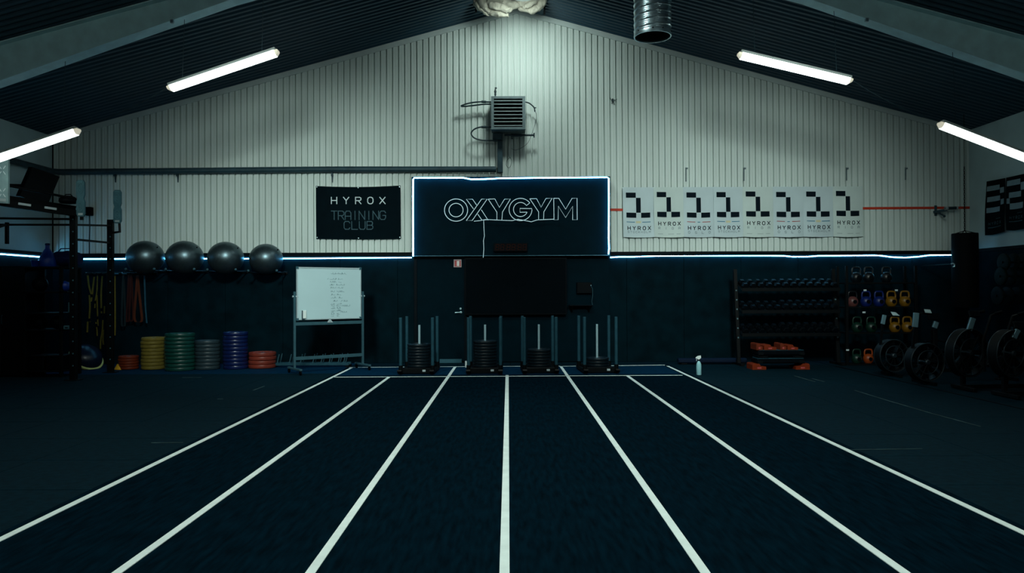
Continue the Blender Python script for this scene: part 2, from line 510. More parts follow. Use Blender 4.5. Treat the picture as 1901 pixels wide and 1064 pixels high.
# gable wall: core, black boards below, ribbed sheets above
core = MB()
core.prism([(XL - .1, -.1), (XR + .1, -.1), (XR + .1, zroof(XR + .1)), (RX, RZ), (XL - .1, zroof(XL - .1))], (0, D + .06, 0), (1, 0, 0), (0, 0, 1), (0, .15, 0))
wall_back = tag(core.build('wall_back', M['black_wall']), kind='structure')
bx = [XL + i * (XR - XL) / 16 for i in range(17)]
for x0, x1 in zip(bx[:-1], bx[1:]):
    mb = MB(); mb.box(((x0 + x1) / 2, D + .03, ZT / 2), (x1 - x0 - .005, .05, ZT), None, .003)
    mb.build('wall_board', M['black_wall'], wall_back)
pitch, n_rib = .128, 152
xs0 = XL + .02
prof = [(0, 0), (.017, 0), (.025, .055), (.076, .055), (.078, .047), (.081, .047), (.083, .055), (.120, .055)]   # (x, proud) over one rib
per = 8
k = 0
while k < n_rib:
    mb = MB()
    vs, fs = [], []
    pts = []
    for r in range(k, min(k + per, n_rib)):
        pts += [(xs0 + r * pitch + px_, pr) for px_, pr in prof]
    pts.append((xs0 + min(k + per, n_rib) * pitch - (.001 if k + per < n_rib else 0), 0))
    jit = rnd.uniform(-.0025, .0025)
    for x, pr in pts:
        if x > XR: x = XR
        vs += [(x, D + .026 - pr + jit, ZT - .01), (x, D + .026 - pr + jit, zroof(x) - .01)]
    for i in range(len(pts) - 1):
        fs.append((2 * i, 2 * i + 2, 2 * i + 3, 2 * i + 1))
    if pts[0][0] < XR:
        mb.add(vs, fs)
        mb.build('cladding_sheet', M['cladding'], wall_back)
    k += per
# angle flashing under the roof
for sg, xe in ((-1, XL), (1, XR)):
    mb = MB()
    mb.prism([(RX, RZ - .115), (xe, zroof(xe) - .115), (xe, zroof(xe) - .005), (RX, RZ - .005)], (0, D - .055, 0), (1, 0, 0), (0, 0, 1), (0, .045, 0))
    mb.build('gable_flashing', M['flashing'], wall_back)
# ledge at the foot of the ribbed sheets
for p0, p1 in ((100, 766), (1131, 1803)):
    za = P((p0 + p1) / 2, 473.5 if p0 < 500 else 470, D - .05)
    mb = MB(); mb.bar((P(p0, 474, D - .05).x, D - .03, za.z), (P(p1, 470, D - .05).x, D - .03, za.z), .075, .085, (0, 0, 1), .006)
    tag(mb.build('trim_1' if p0 < 500 else 'trim_2', M['black_trim']), kind='structure')

# side walls: upper panels and black boards below
def side_wall(x, name, sg):
    mb = MB()
    mb.box((x + sg * .11, (D + YF) / 2, zroof(x) / 2), (.10, D - YF, zroof(x)))
    w = tag(mb.build(name, M['side_wall']), kind='structure')
    n = 12
    for i in range(n):
        y0, y1 = YF + i * (D - YF) / n, YF + (i + 1) * (D - YF) / n
        m2 = MB(); m2.box((x + sg * .03, (y0 + y1) / 2, (ZT + zroof(x)) / 2), (.06, y1 - y0 - .006, zroof(x) - ZT), None, .003)
        m2.build('wall_panel', M['side_wall'], w)
        m2 = MB(); m2.box((x + sg * .025, (y0 + y1) / 2, ZT / 2), (.06, y1 - y0 - .005, ZT - .006), None, .003)
        m2.build('wall_board', M['black_wall'], w)
    m2 = MB(); m2.box((x - sg * .012, (D + YF) / 2, ZT + .01), (.05, D - YF - .1, .07), None, .004)
    m2.build('ledge', M['black_trim'], w)
    return w
side_wall(XL, 'wall_left', -1)
side_wall(XR, 'wall_right', 1)
# wall behind the camera
mb = MB(); mb.prism([(XL - .1, -.1), (XR + .1, -.1), (XR + .1, zroof(XR)), (RX, RZ), (XL - .1, zroof(XL))], (0, YF, 0), (1, 0, 0), (0, 0, 1), (0, -.1, 0))
tag(mb.build('wall_front', M['side_wall']), kind='structure')

# roof: two ribbed slopes (ribs run down the slope)
def roof_slope(sg):
    xe = XL - .1 if sg < 0 else XR + .1
    mb = MB()
    p, y, pts = .15, YF, []
    while y < D + .02:
        pts += [(y, 0), (y + .06, 0), (y + .075, .035), (y + .135, .035)]
        y += p
    vs, fs = [], []
    for yy, h in pts:
        vs += [(RX, yy, RZ + h), (xe, yy, zroof(xe) + h)]
    for i in range(len(pts) - 1):
        fs.append((2 * i, 2 * i + 1, 2 * i + 3, 2 * i + 2))
    mb.add(vs, fs)
    return mb.build('roof_sheet', M['roof'], ceiling)
mb = MB()
mb.prism([(XL - .1, zroof(XL - .1) + .05), (RX, RZ + .05), (XR + .1, zroof(XR + .1) + .05), (XR + .1, zroof(XR) + .2), (RX, RZ + .25), (XL - .1, zroof(XL) + .2)], (0, YF, 0), (1, 0, 0), (0, 0, 1), (0, D - YF + .1, 0))
ceiling = tag(mb.build('ceiling', M['roof']), kind='structure')
roof_slope(-1); roof_slope(1)
mb = MB(); mb.prism([(-.35, zroof(-.15) - .03), (RX, RZ - .035), (.75, zroof(.75) - .03), (.75, zroof(.75) - .015), (RX, RZ - .02), (-.35, zroof(-.15) - .015)], (0, YF + .1, 0), (1, 0, 0), (0, 0, 1), (0, D - YF - .2, 0))
mb.build('ridge_cap', M['roof'], ceiling)

# tapered portal beams
def beam_z(d):
    if d < 4.4: return RZ - .2725 * d - .335
    return 5.965 - (d - 4.4) * .350
def portal(y, name):
    root = None
    for sg, xe in ((-1, XL), (1, XR)):
        de = abs(xe - RX)
        ds = [0, 2.2, 4.4, 6.2, 8.0, de]
        mb = MB()
        poly = [(RX + sg * d, zroof(RX + sg * d) - .01) for d in ds] + [(RX + sg * d, beam_z(d) + .012) for d in reversed(ds)]
        mb.prism(poly, (0, y, 0), (1, 0, 0), (0, 0, 1), (0, .02, 0))
        if root is None:
            root = tag(mb.build(name, M['beam']), kind='structure')
            web = root
        else:
            web = mb.build('beam_web', M['beam'], root)
        m2 = MB()
        for d0, d1 in zip(ds[:-1], ds[1:]):
            m2.bar((RX + sg * d0, y + .01, beam_z(d0) + .006), (RX + sg * d1, y + .01, beam_z(d1) + .006), .24, .02)
        m2.build('bottom_flange', M['beam'], root)
        m2 = MB()
        m2.bar((RX, y + .01, RZ - .02), (xe, y + .01, zroof(xe) - .02), .24, .018)
        m2.build('top_flange', M['beam'], root)
        for d in (5.3, 8.1):
            m2 = MB(); z = beam_z(d)
            m2.box((RX + sg * d, y - .10, z - .02), (.05, .05, .06), None, .006)
            m2.build('beam_clamp', M['galv'], root)
portal(11.36, 'roof_beam')
portal(6.0, 'roof_beam')

# door at the foot of the sign panel
YD = D - .045
def px_box(mb, x0, x1, y0, y1, yplane, depth, ch=0.0, back=True):
    """Box whose front face (at yplane) covers the pixel rectangle."""
    a, b = P(x0, y1, yplane), P(x1, y0, yplane)
    mb.box(((a.x + b.x) / 2, yplane + depth / 2, (a.z + b.z) / 2), (b.x - a.x, depth, b.z - a.z), None, ch)
    return mb
mb = MB(); px_box(mb, 774, 862, 481, 671, YD, .05, .004)
door = tag(mb.build('door_1', M['panel']), kind='structure')
mb = MB()
for r in ((769, 774, 478, 671), (862, 867, 478, 671), (769, 867, 477, 481)):
    px_box(mb, *r, YD - .02, .07, .003)
mb.build('door_frame', M['black_trim'], door)
mb = MB(); p = P(855.5, 580, YD - .02)
mb.cyl((p.x, YD, p.z), (p.x, YD - .012, p.z), .026, 16, .003); mb.tube([(p.x, YD - .01, p.z), (p.x, YD - .06, p.z), (p.x - .03, YD - .065, p.z), (p.x - .125, YD - .06, p.z - .004)], .009, 8)
mb.build('door_handle', M['chrome'], door)
mb = MB(); p = P(855, 573, YD - .02); mb.cyl((p.x, YD, p.z), (p.x, YD - .02, p.z), .022, 16, .004)
mb.build('lock_cylinder', M['chrome'], door)
mb = MB(); px_box(mb, 816, 857, 667, 678, YD - .04, .05, .004)
mb.build('kick_plate', M['sill'], door)
mb = MB(); px_box(mb, 867, 1131, 478, 672, D - .025, .04, .003)
mb.build('panel_wall', M['panel'], wall_back)

# ------------------------------------------------------------------ lamps
def batten(a, b, y, label, wires=None):
    """Fluorescent batten between two pixels at depth y, lit diffuser below a grey housing."""
    A, B = P(*a, y), P(*b, y)
    return batten3(A, B, label, wires)
def batten3(A, B, label, wires=None, group=None):
    mid = (A + B) / 2
    L = (B - A).length
    t = thing('tube_lamp', label, 'lamp', mid, 0, group)
    d = (B - A).normalized()
    sd = Vector((0, 1, 0)); up = sd.cross(d) * -1
    if up.z < 0: up = -up
    R = Matrix((d, sd, up)).transposed()
    def pr(poly, x0, x1, taper=0.0):
        m = MB()
        n = len(poly)
        vs = [R @ Vector((x0, p, q)) for p, q in poly] + [R @ Vector((x1, p, q)) for p, q in poly]
        fs = [tuple(range(n)), tuple(range(2 * n - 1, n - 1, -1))] + [(k, (k + 1) % n, n + (k + 1) % n, n + k) for k in range(n)]
        m.add(vs, fs)
        return m
    low = [(-.075, .015), (-.070, -.035), (-.045, -.062), (.045, -.062), (.070, -.035), (.075, .015)]
    hi = [(-.070, .015), (-.055, .062), (.055, .062), (.070, .015)]
    pr(low, -L / 2 + .05, L / 2 - .05).build('diffuser', M['tube'], t)
    pr(hi, -L / 2 + .03, L / 2 - .03).build('housing', M['housing'], t)
    for sg in (-1, 1):
        m = MB()
        a, b = sg * (L / 2 - .05), sg * L / 2
        n = len(low)
        vs = [R @ Vector((a, p, q)) for p, q in low] + [R @ Vector((b, p * .75, .02 + (q - .02) * .55)) for p, q in low]
        fs = [tuple(range(n)), tuple(range(2 * n - 1, n - 1, -1))] + [(k, (k + 1) % n, n + (k + 1) % n, n + k) for k in range(n)]
        m.add(vs, fs)
        m.build('end_cap', M['tube_cap'], t)
    for s_ in (-.36, .36):
        p = d * (s_ * L) + up * .06
        w = mid + p
        dd = abs(w.x - RX)
        m = MB(); m.tube([p, (p.x, p.y + (11.36 - mid.y if abs(mid.y - 11.2) < .5 else 0), beam_z(dd) - mid.z)], .004, 5)
        m.build('hanging_wire', M['pipe'], t)
    return t
YL = 11.28
batten((312, 164), (517, 95), YL, 'lit tube lamp hanging under the beam above the black training club banner')
batten((147, 241), (-62, 312), YL, 'lit tube lamp hanging over the steel training rig, cut by the frame')
batten((1370, 100), (1581, 150), YL, 'lit tube lamp hanging under the beam above the row of white banners')
batten((1743, 229), (1955, 311), YL, 'lit tube lamp hanging beside the grey wall with black check banners')
def cable(name, pts, r, m, label, cat, sag=0):
    o = Vector(pts[0])
    mb = MB(o); mb.tube(pts, r, 6)
    return tag(mb.build(name, M[m], None, o), label, cat)
def sagged(a, b, s, n=10):
    a, b = Vector(a), Vector(b)
    return [a.lerp(b, i / n) - Vector((0, 0, s * 4 * (i / n) * (1 - i / n))) for i in range(n + 1)]
cable('power_cable', sagged(P(147, 238, YL), P(312, 161, YL), .06), .006, 'hose', 'thin cable slung between the tube lamp over the rig and its neighbour', 'cable')
cable('power_cable', sagged(P(1581, 148, YL), P(1743, 226, YL), .06), .006, 'hose', 'thin cable slung between the tube lamp over the white banners and its neighbour', 'cable')
# further rows along the hall, outside the frame
for y in (5.9, 0.4, -3.8):
    for sg, d0 in ((-1, 4.2), (1, 4.0), (-1, 7.0), (1, 7.0)):
        x0, x1 = RX + sg * d0, RX + sg * (d0 + 1.65)
        A, B = Vector((x0, y, beam_z(d0) - .95)), Vector((x1, y, beam_z(d0 + 1.65) - .95))
        batten3(A, B, 'lit tube lamp of the rows hung over the camera end of the hall', None, 'tube lamps over the camera end of the hall')
for i, (l, a, w, s_, b_) in enumerate(RIDGE_AND_ADDED_LAMPS):
    flood = i >= len(RIDGE_AND_ADDED_LAMPS) - 2
    lab = 'round high bay lamp hung from the ridge in front of the gable wall' if i == 0 else ('added unseen flood lamp on the banner side under the second beam' if l[0] < 0 else 'added unseen flood lamp on the rower side under the second beam') if flood else 'round high bay lamp hung from the ridge along the hall'
    t = thing('high_bay_lamp' if not flood else 'added_flood_lamp', lab, 'lamp', l, 0, None if i == 0 or flood else 'ridge lamps along the hall')
    Mx = (Vector(l) - Vector(a)).to_track_quat('Z', 'Y').to_matrix().to_4x4() if flood else Matrix.Identity(4)
    mb = MB(); mb.lathe([(.21, .03), (.215, .06), (.13, .20), (.06, .26), (.06, .30), (0.001, .30)], 24, Mx)
    mb.build('lamp_shade', M['housing'], t)
    mb = MB(); mb.lathe([(.001, .045), (.19, .045), (.19, .055), (.001, .055)], 24, Mx); mb.build('lamp_glass', M['lamp_glass'], t)
    q = Mx @ Vector((0, 0, .28))
    mb = MB(); mb.tube([q, (q.x, q.y, zroof(l[0] + q.x) - .01 - l[2])], .008, 6); mb.build('hanging_rod', M['galv'], t)

# ------------------------------------------------------------------ sign panel, neon lettering, light strips
YPN = D - .20
a, b = P(764.8, 476, YPN), P(1132.2, 328, YPN)
t = thing('sign_panel', 'big black sign panel with light strips around its edge above the door', 'sign', ((a.x + b.x) / 2, YPN, a.z))
mb = MB((0, 0, 0)); mb.box((0, .115, (b.z - a.z) / 2), (b.x - a.x, .17, b.z - a.z), None, .006)
mb.build('board', M['panel'], t)
sign = t
hh = b.z - a.z
for c_, s_ in (((-(b.x - a.x) / 2 + .003, -.006, hh / 2), (.006, .075, hh)), (((b.x - a.x) / 2 - .003, -.006, hh / 2), (.006, .075, hh)), ((0, -.006, hh - .003), (b.x - a.x - .012, .075, .006))):
    mb = MB(); mb.box(c_, s_); mb.build('added_spill_lip', M['black_trim'], t)  # added lip, keeps the strip's blue light off the ribbed wall
mb = MB(); mb.box((0, -.002, .006), (b.x - a.x, .012, .014), None, .003); mb.build('lower_edge', M['sill'], t)
def zp(x, y): return (760 + x / 3.669, 310 + y / 3.669)
YN = YPN - .035
neon = thing('neon_sign', 'white outline neon lettering on the black panel', 'sign', P(950, 410, YPN))
def loopP(pts, closed=True):
    q = [P(*zp(x, y), YN) for x, y in pts]
    return q + [q[0]] if closed else q
def arc(cx, cy, rx, ry, a0, a1, n=36):
    return [(cx + rx * math.cos(math.radians(a0 + (a1 - a0) * i / n)), cy - ry * math.sin(math.radians(a0 + (a1 - a0) * i / n))) for i in range(n + 1)]
g_out = arc(757, 290, 78, 76, 36, 360 - 4)
g_in = arc(757, 290, 48, 48, 338, 34)
letters = [
    [(arc(318, 294, 79, 76, 0, 360), 0), (arc(318, 294, 48, 46, 0, 360), 0)],
    [([(492, 219), (530, 219), (428, 365), (388, 365)], 1), ([(436, 285), (388, 220), (430, 220), (457, 258)], 0), ([(490, 292), (536, 362), (494, 362), (466, 322)], 0)],
    [([(537, 220), (582, 218), (613, 276), (648, 220), (688, 218), (634, 308), (630, 362), (596, 362), (596, 308)], 1)],
    [(g_out + [(834, 284), (753, 283), (753, 309), (800, 308)] + g_in + [g_out[0]], 0)],
    [([(820, 217), (866, 216), (897, 274), (930, 215), (972, 213), (916, 306), (914, 360), (880, 360), (880, 306)], 1)],
    [([(983, 214), (1018, 214), (1064, 288), (1108, 214), (1142, 213), (1143, 360), (1112, 360), (1112, 268), (1064, 345), (1015, 268), (1013, 360), (985, 360)], 1)],
]
O_ = neon.location
for lt in letters:
    mb = MB(O_)
    for pts, cl in lt:
        q = loopP(pts, bool(cl))
        if cl or len(pts) > 30:
            mb.tube(q, .0075, 6)
        else:
            mb.tube(q, .0075, 6)
        for p in q[:: max(1, len(q) // 4)]:
            mb.tube([p, p + Vector((0, .036, 0))], .004, 5)
    mb.build('letter', M['neon'], neon)
mb = MB(O_)
mb.tube([P(*zp(x, y), YN + .012) for x, y in ((440, 370), (480, 366), (520, 358), (600, 362), (700, 366), (740, 357), (800, 368), (830, 374), (870, 361), (985, 356))], .007, 6)
mb.tube([P(*zp(x, y), YN + .02) for x, y in ((506, 362), (508, 420), (511, 470), (505, 500), (507, 560), (503, 618))], .006, 6)
mb.build('lead', M['neon'], neon)
# light strips
def strip(pts, r, label, y=None):
    q = [Vector(p) for p in pts]
    o = q[0].copy()
    mb = MB(o); mb.tube(q, r, 6)
    return tag(mb.build('led_strip', M['led'], None, o), label, 'light strip')
frame_pts = [(767, 476), (767, 440), (766.8, 380), (767, 333), (769, 330.3), (860, 330.2), (875, 333), (900, 332.6), (930, 331), (1000, 330.2), (1127, 329.3), (1130, 331), (1130.3, 380), (1130, 440), (1130.6, 462), (1129.5, 472)]
mb = MB(sign.location); mb.tube([P(x, y, YPN - .028) for x, y in frame_pts], .0135, 6); mb.build('led_strip', M['led'], sign)
YS = D - .022
strip([P(x, y, YS) for x, y in ((146, 481), (300, 480.6), (470, 480.4), (524, 480), (580, 479.8), (640, 479.2), (700, 478.8), (764, 478.4))], .0125, 'glowing light strip along the black wall behind the grey balls')
strip([P(x, y, YS) for x, y in ((1133, 478), (1150, 477), (1175, 477), (1205, 475.8), (1226, 475.2), (1380, 474.8), (1430, 474.8), (1455, 475.2), (1472, 476.8), (1500, 476.6), (1520, 475), (1560, 474.8), (1622, 474.2), (1634, 474.6), (1655, 477.4), (1680, 478.4), (1705, 476.6), (1727, 473.8), (1767, 473.4))], .0125, 'glowing light strip under the row of white banners, sagging near the dark bag')
zl = P(66, 477.5, 15.2).z
strip([(XL + .02, 12.9, ZT - .055), (XL + .02, 14.2, ZT - .055), (XL + .02, D - .12, ZT - .055)], .0125, 'glowing light strip on the grey side wall behind the training rig')

# clock
YC = YPN - .05
t = thing('wall_timer', 'dark wall timer with unlit red digits below the neon lettering', 'clock', P(947.5, 459, YPN))
mb = MB(t.location); px_box(mb, 916, 979.5, 451, 467, YC, .05, .006); mb.build('casing', M['black'], t)
for i in range(6):
    x0 = 920 + i * 9.2 + (2.2 if i > 1 else 0) + (2.2 if i > 3 else 0)
    mb = MB(t.location)
    for sx0, sy0, sx1, sy1 in ((0, 0, 6, 0), (0, 5, 6, 5), (0, 10, 6, 10), (0, .6, 0, 4.4), (0, 5.6, 0, 9.4), (6, .6, 6, 4.4), (6, 5.6, 6, 9.4)):
        sk = lambda y: (10 - y) * .08
        A, B = P(x0 + sx0 + sk(sy0), 454 + sy0, YC - .003), P(x0 + sx1 + sk(sy1), 454 + sy1, YC - .003)
        mb.bar(A, B, .006, .012, (0, 0, 1) if sy0 == sy1 else (1, 0, 0))
    mb.build('digit', M['digit'], t)
for xx in (938.2, 958.8):
    mb = MB(t.location)
    for yy in (457, 461.5):
        p = P(xx, yy, YC - .003); mb.box(p, (.014, .006, .014), None, .002)
    mb.build('colon', M['digit'], t)

# fire sign
t = thing('safety_sign', 'small red and white safety sign on the wall beside the door', 'sign', P(849.5, 489, YD))
mb = MB(t.location); px_box(mb, 842.3, 856.8, 481.8, 496.3, YD - .03, .012, .002); mb.build('plate', M['sign_edge'], t)
mb = MB(t.location); px_box(mb, 844, 851, 483.5, 494.8, YD - .033, .004); mb.build('red_field', M['sign_red'], t)
mb = MB(t.location); px_box(mb, 848, 852.6, 484.5, 494, YD - .036, .004); mb.build('white_symbol', M['sign_white'], t)
mb = MB(t.location); px_box(mb, 852.8, 855.3, 483.5, 494.8, YD - .033, .004); mb.build('red_bar', M['sign_red'], t)

# television and the box on its shelf
YT = D - .16
t = thing('television', 'large black flat television under the sign panel behind the sleds', 'television', P(958, 531, YT))
mb = MB(t.location); px_box(mb, 863, 1052, 478.5, 585, YT, .06, .006); mb.build('casing', M['black'], t)
mb = MB(t.location); px_box(mb, 865, 1050, 480.5, 582, YT - .003, .004); mb.build('screen', M['black_gloss'], t)
mb = MB(t.location); p = P(958, 531, YT); mb.box((p.x, YT + .096, p.z), (.5, .07, .35), None, .01); mb.build('wall_bracket', M['black_steel'], t)
t = thing('wall_shelf', 'thin dark shelf on the wall beside the television', 'shelf', P(1078, 567, D - .1))
mb = MB(t.location); p = P(1078, 567, D - .10); mb.box((p.x, D - .12, p.z), (.50, .19, .018), None, .004); mb.build('shelf_board', M['black_trim'], t)
for s_ in (-.18, .18):
    mb = MB(t.location); mb.bar((p.x + s_, D - .03, p.z - .14), (p.x + s_, D - .19, p.z - .012), .02, .02); mb.build('shelf_bracket', M['black_steel'], t)
t = thing('media_player', 'small black box fixed to the wall above the thin shelf', 'electronics', P(1084, 534, D - .1))
mb = MB(t.location); px_box(mb, 1071, 1099, 524, 545, D - .10, .07, .008); mb.build('casing', M['black'], t)
mb = MB(t.location); q = P(1097, 530, D - .105); mb.box(q, (.02, .02, .014), None, .003); mb.build('plug', M['chrome'], t)
mb = MB(t.location); mb.tube([P(x, y, D - .11) for x, y in ((1097, 531), (1100, 536), (1100.5, 548), (1098.5, 560), (1100, 566))], .005, 6); mb.build('cable', M['stand_steel'], t)

# ------------------------------------------------------------------ banners
def cloth(px0, py0, px1, py1, y, amp, seed, lean=0):
    """Hanging cloth surface in pixel units from its top-left corner; returns surf(u, v, off), width and height in pixels."""
    r = random.Random(seed)
    ph, ph2 = r.uniform(0, 6), r.uniform(0, 6)
    W, H = px1 - px0, py1 - py0
    def surf(u, v, off=0.0):
        a, b = u / W, v / H
        wob = amp * (math.sin(a * 5.2 + ph + b * 2) * b + .6 * math.sin(b * 7 + ph2 + a * 3) * (.3 + .7 * b))
        fold = amp * .9 * max(0, 1 - abs(a - b * .45 - .45) * 5) * (1 - b)
        yy = y - .012 - wob - fold - amp * 1.3 * b + amp * 1.5 * abs(2 * a - 1) ** 4 * (.25 + .75 * b)
        sag = 1.6 * math.sin(math.pi * a) * (.6 if b > .5 else .15)
        return P(px0 + u + lean * b, py0 + v + sag, yy - off)
    return surf, W, H
# black training club banner
BK = D - .055
surf, W, H = cloth(586.3, 346.2, 743.3, 442.4, BK, .004, 3, .7)
t = thing('club_banner', 'black banner with white and grey lettering pinned to the ribbed wall', 'banner', P(664.5, 443, BK))
mb = MB(t.location)
mb.grid(lambda u, v: surf(u * W, v * H - 2.2 * abs(u - .45) ** 2 * (1 - v) * 4 + .8, 0), 24, 16)
mb.grid(lambda u, v: surf(u * W, v * H - 2.2 * abs(u - .45) ** 2 * (1 - v) * 4 + .8, -.004), 24, 16)
mb.build('cloth', M['banner_black'], t)
fl = lambda u, v, off: surf(u, H - v, off)
tx = lambda x: (x / 7.095 + 560) - 586.3
ty = lambda y: H - ((y / 7.095 + 310) - 346.2)
for text, x0, x1, y0, y1, gw, w, m in (('HYROX', 390, 1098, 483, 398, 10.0, 1.7, 'print_white'), ('TRAINING', 388, 1103, 688, 580, 10.6, 1.5, 'print_grey'), ('CLUB', 555, 933, 815, 712, 10.8, 1.5, 'print_grey')):
    mb = MB(t.location); lettering(mb, text, tx(x0), tx(x1), ty(y0), ty(y1), gw, w, fl, .003)
    mb.build('lettering', M[m], t)
for u, v in ((1.8, 1.0), (W / 2, 2), (W - 1.8, 0.6), (1.8, H - 1.6), (W / 2, H - 1.2), (W - 1.8, H - 1.8)):
    c = surf(u, v, .006)
    mb = MB(t.location); mb.cyl(c + Vector((0, .004, 0)), c, .012, 10); mb.build('grommet', M['alu'], t)
# eight white banners
edges = [1155.5, 1213, 1268, 1324, 1378, 1434.5, 1490.5, 1545.7, 1600.8]
kinds = ['S', 'R', 'O', 'S', 'R', 'O', 'S', 'R']
where = ['white numeral banner next to the sign panel, first of the row, blue line print', 'white numeral banner, second from the sign panel, no coloured line', 'white numeral banner, third from the sign panel, red line print', 'white numeral banner, fourth from the sign panel, blue line print',
         'white numeral banner, fifth from the sign panel, no coloured line', 'white numeral banner, sixth from the sign panel, red line print', 'white numeral banner, seventh from the sign panel, blue line print', 'white numeral banner, last of the row beside the bare red tape, no coloured line']
for i in range(8):
    x0, x1 = edges[i], edges[i + 1]
    surf, W, H = cloth(x0 + .2, 347.6 - i * .2, x1 + .2, 440.2 - i * .15, D - .058 - (i % 2) * .012, .016, 20 + i, 1.6)
    t = thing('numeral_banner', where[i], 'banner', P((x0 + x1) / 2, 441, D - .055), 0, 'white numeral banners')
    mb = MB(t.location)
    mb.grid(lambda u, v: surf(u * W, v * H, 0), 14, 20)
    mb.grid(lambda u, v: surf(u * W, v * H, -.003), 14, 20)
    mb.build('cloth', M['cloth_cool' if i in (0, 2, 3, 5, 6) else 'cloth_warm'], t)
    k = kinds[i]
    dy = {'S': 0.6, 'R': -.2, 'O': 1.0}[k] - i * .12
    fl = lambda u, v, off: surf(u, v, off)
    sh = W / 57.5
    mb = MB(t.location)
    for r in ((6, 24.3, 9.2, 18.8), (24.6, 33.2, 18.9, 45.8), (6.3, 24.6, 46, 55.4), (33.6, 50.6, 46, 55.4)):
        patch(mb, r[0] * sh, r[1] * sh, r[2] + dy, r[3] + dy, surf, .003, 4, 4)
    mb.build('numeral', M['print_dark'], t)
    yn = 71.6 if k != 'R' else 64.4
    f2 = lambda u, v, off: surf(u, -v, off)
    mb = MB(t.location); lettering(mb, 'HYROX', 8.5 * sh, 51 * sh, -(yn + 6.2 + dy), -(yn + dy), 4.8 * sh, 1.25, f2, .003)
    mb.build('lettering', M['print_dark'], t)
    word = {'S': 'STOCKHOLM', 'R': 'RIGA', 'O': 'OSLO'}[k]
    ys = {'S': 80.2, 'R': 74, 'O': 81}[k]
    mb = MB(t.location); lettering(mb, word, 8.5 * sh, 50.5 * sh, -(ys + (4.0 if k != 'S' else 3.4) + dy), -(ys + dy), (3.2 if k != 'S' else 2.7) * sh, .6 if k != 'S' else .5, f2, .003)
    mb.build('town_lettering', M['print_mid'], t)
    if k == 'R':
        mb = MB(t.location)
        for q0, q1 in ((7, 17), (27, 38), (43, 51)):
            patch(mb, q0 * sh, q1 * sh, 86.2, 86.7, surf, .003, 3, 1)
        mb.build('small_print', M['print_mid'], t)
    else:
        for q0, q1 in ((6.5, 22), (35.5, 51)):
            mb = MB(t.location); patch(mb, q0 * sh, q1 * sh, 62.8 + dy, 64.0 + dy, surf, .003, 4, 1)
            mb.build('colour_line', M['print_blue' if k == 'S' else 'print_red'], t)
        mb = MB(t.location)
        if k == 'S': patch(mb, 24 * sh, 33 * sh, 61.4 + dy, 65.2 + dy, surf, .003, 3, 1)
        else: patch(mb, 26.5 * sh, 31.5 * sh, 63 + dy, 64.2 + dy, surf, .003, 3, 1)
        mb.build('centre_mark', M['print_yellow' if k == 'S' else 'print_blue'], t)
    for u in (1.5, W - 1.5):
        c = surf(u, 1.4, .004)
        mb = MB(t.location); mb.cyl(c + Vector((0, .004, 0)), c, .008, 8); mb.build('grommet', M['alu'], t)
# red tape
a, b = P(1133, 389.6, D - .033), P(1804, 385.6, D - .033)
mb = MB(a); mb.bar(a, b, .006, .052)
tag(mb.build('wall_tape', M['tape'], None, a), 'long strip of red tape across the ribbed wall behind the white banners', 'tape')

# black check banners on the side wall
def side_banner(q, cells, lab, z_text, digit):
    """q: pixel corners top-left, top-right, bottom-right, bottom-left on the wall plane x = XR."""
    def on_wall(px, py):
        d = RC @ Vector((px - 950.5, 532.0 - py, -F))
        s_ = (XR - .045) / d.x
        return Vector((0, 0, EYE)) + d * s_
    c = [on_wall(*p) for p in q]
    t = thing('check_banner', lab, 'banner', (c[2] + c[3]) / 2)
    def sf(u, v, off):
        p = c[0].lerp(c[1], u).lerp(c[3].lerp(c[2], u), v)
        return p + Vector((-off - .018 * math.sin(u * 5 + v * 4) * v - .02 * v, 0, .02 * math.sin(u * 3.1) * v * -1))
    mb = MB(t.location); mb.grid(lambda u, v: sf(u, v, 0), 12, 14); mb.grid(lambda u, v: sf(u, v, -.004), 12, 14)
    mb.build('cloth', M['banner_black'], t)
    mb = MB(t.location)
    for u0, u1, v0, v1 in cells: patch(mb, u0, u1, v0, v1, sf, .004, 4, 4)
    mb.build('numeral', M['side_print'], t)
    f2 = lambda u, v, off: sf(u, 1 - v, off)
    mb = MB(t.location)
    for i, ch in enumerate('HYROX'):
        cx = .18 + i * .145
        strokes(mb, [[(cx + a * .08, (1 - z_text - .05) + b_ * .05) for a, b_ in ln] for ln in GL[ch]], .012, f2, .004)
    mb.build('lettering', M['print_grey'], t)
    for r in ((.15, .85, .09, .105), (.55, .8, -.06, -.052)):
        mb = MB(t.location); patch(mb, r[0], r[1], z_text + r[2], z_text + r[3], sf, .004, 3, 1); mb.build('small_print', M['print_grey'], t)
side_banner([(1831.5, 337), (1866, 330.5), (1867.5, 430), (1829, 437)], [(.05, .72, .10, .19), (.74, .95, .16, .26), (.10, .74, .30, .39), (.78, .95, .375, .475), (.08, .74, .50, .59)],
            'black cloth banner with grey check numeral beside the dark hanging bag', .77, 3)
side_banner([(1868, 330), (1909, 321), (1907, 424), (1868.5, 427.5)], [(.05, .66, .07, .17), (.68, .9, .14, .28), (.16, .70, .295, .395), (.06, .2, .40, .50), (.2, .82, .50, .61)],
            'black cloth banner with grey check numeral cut by the picture edge', .74, 2)

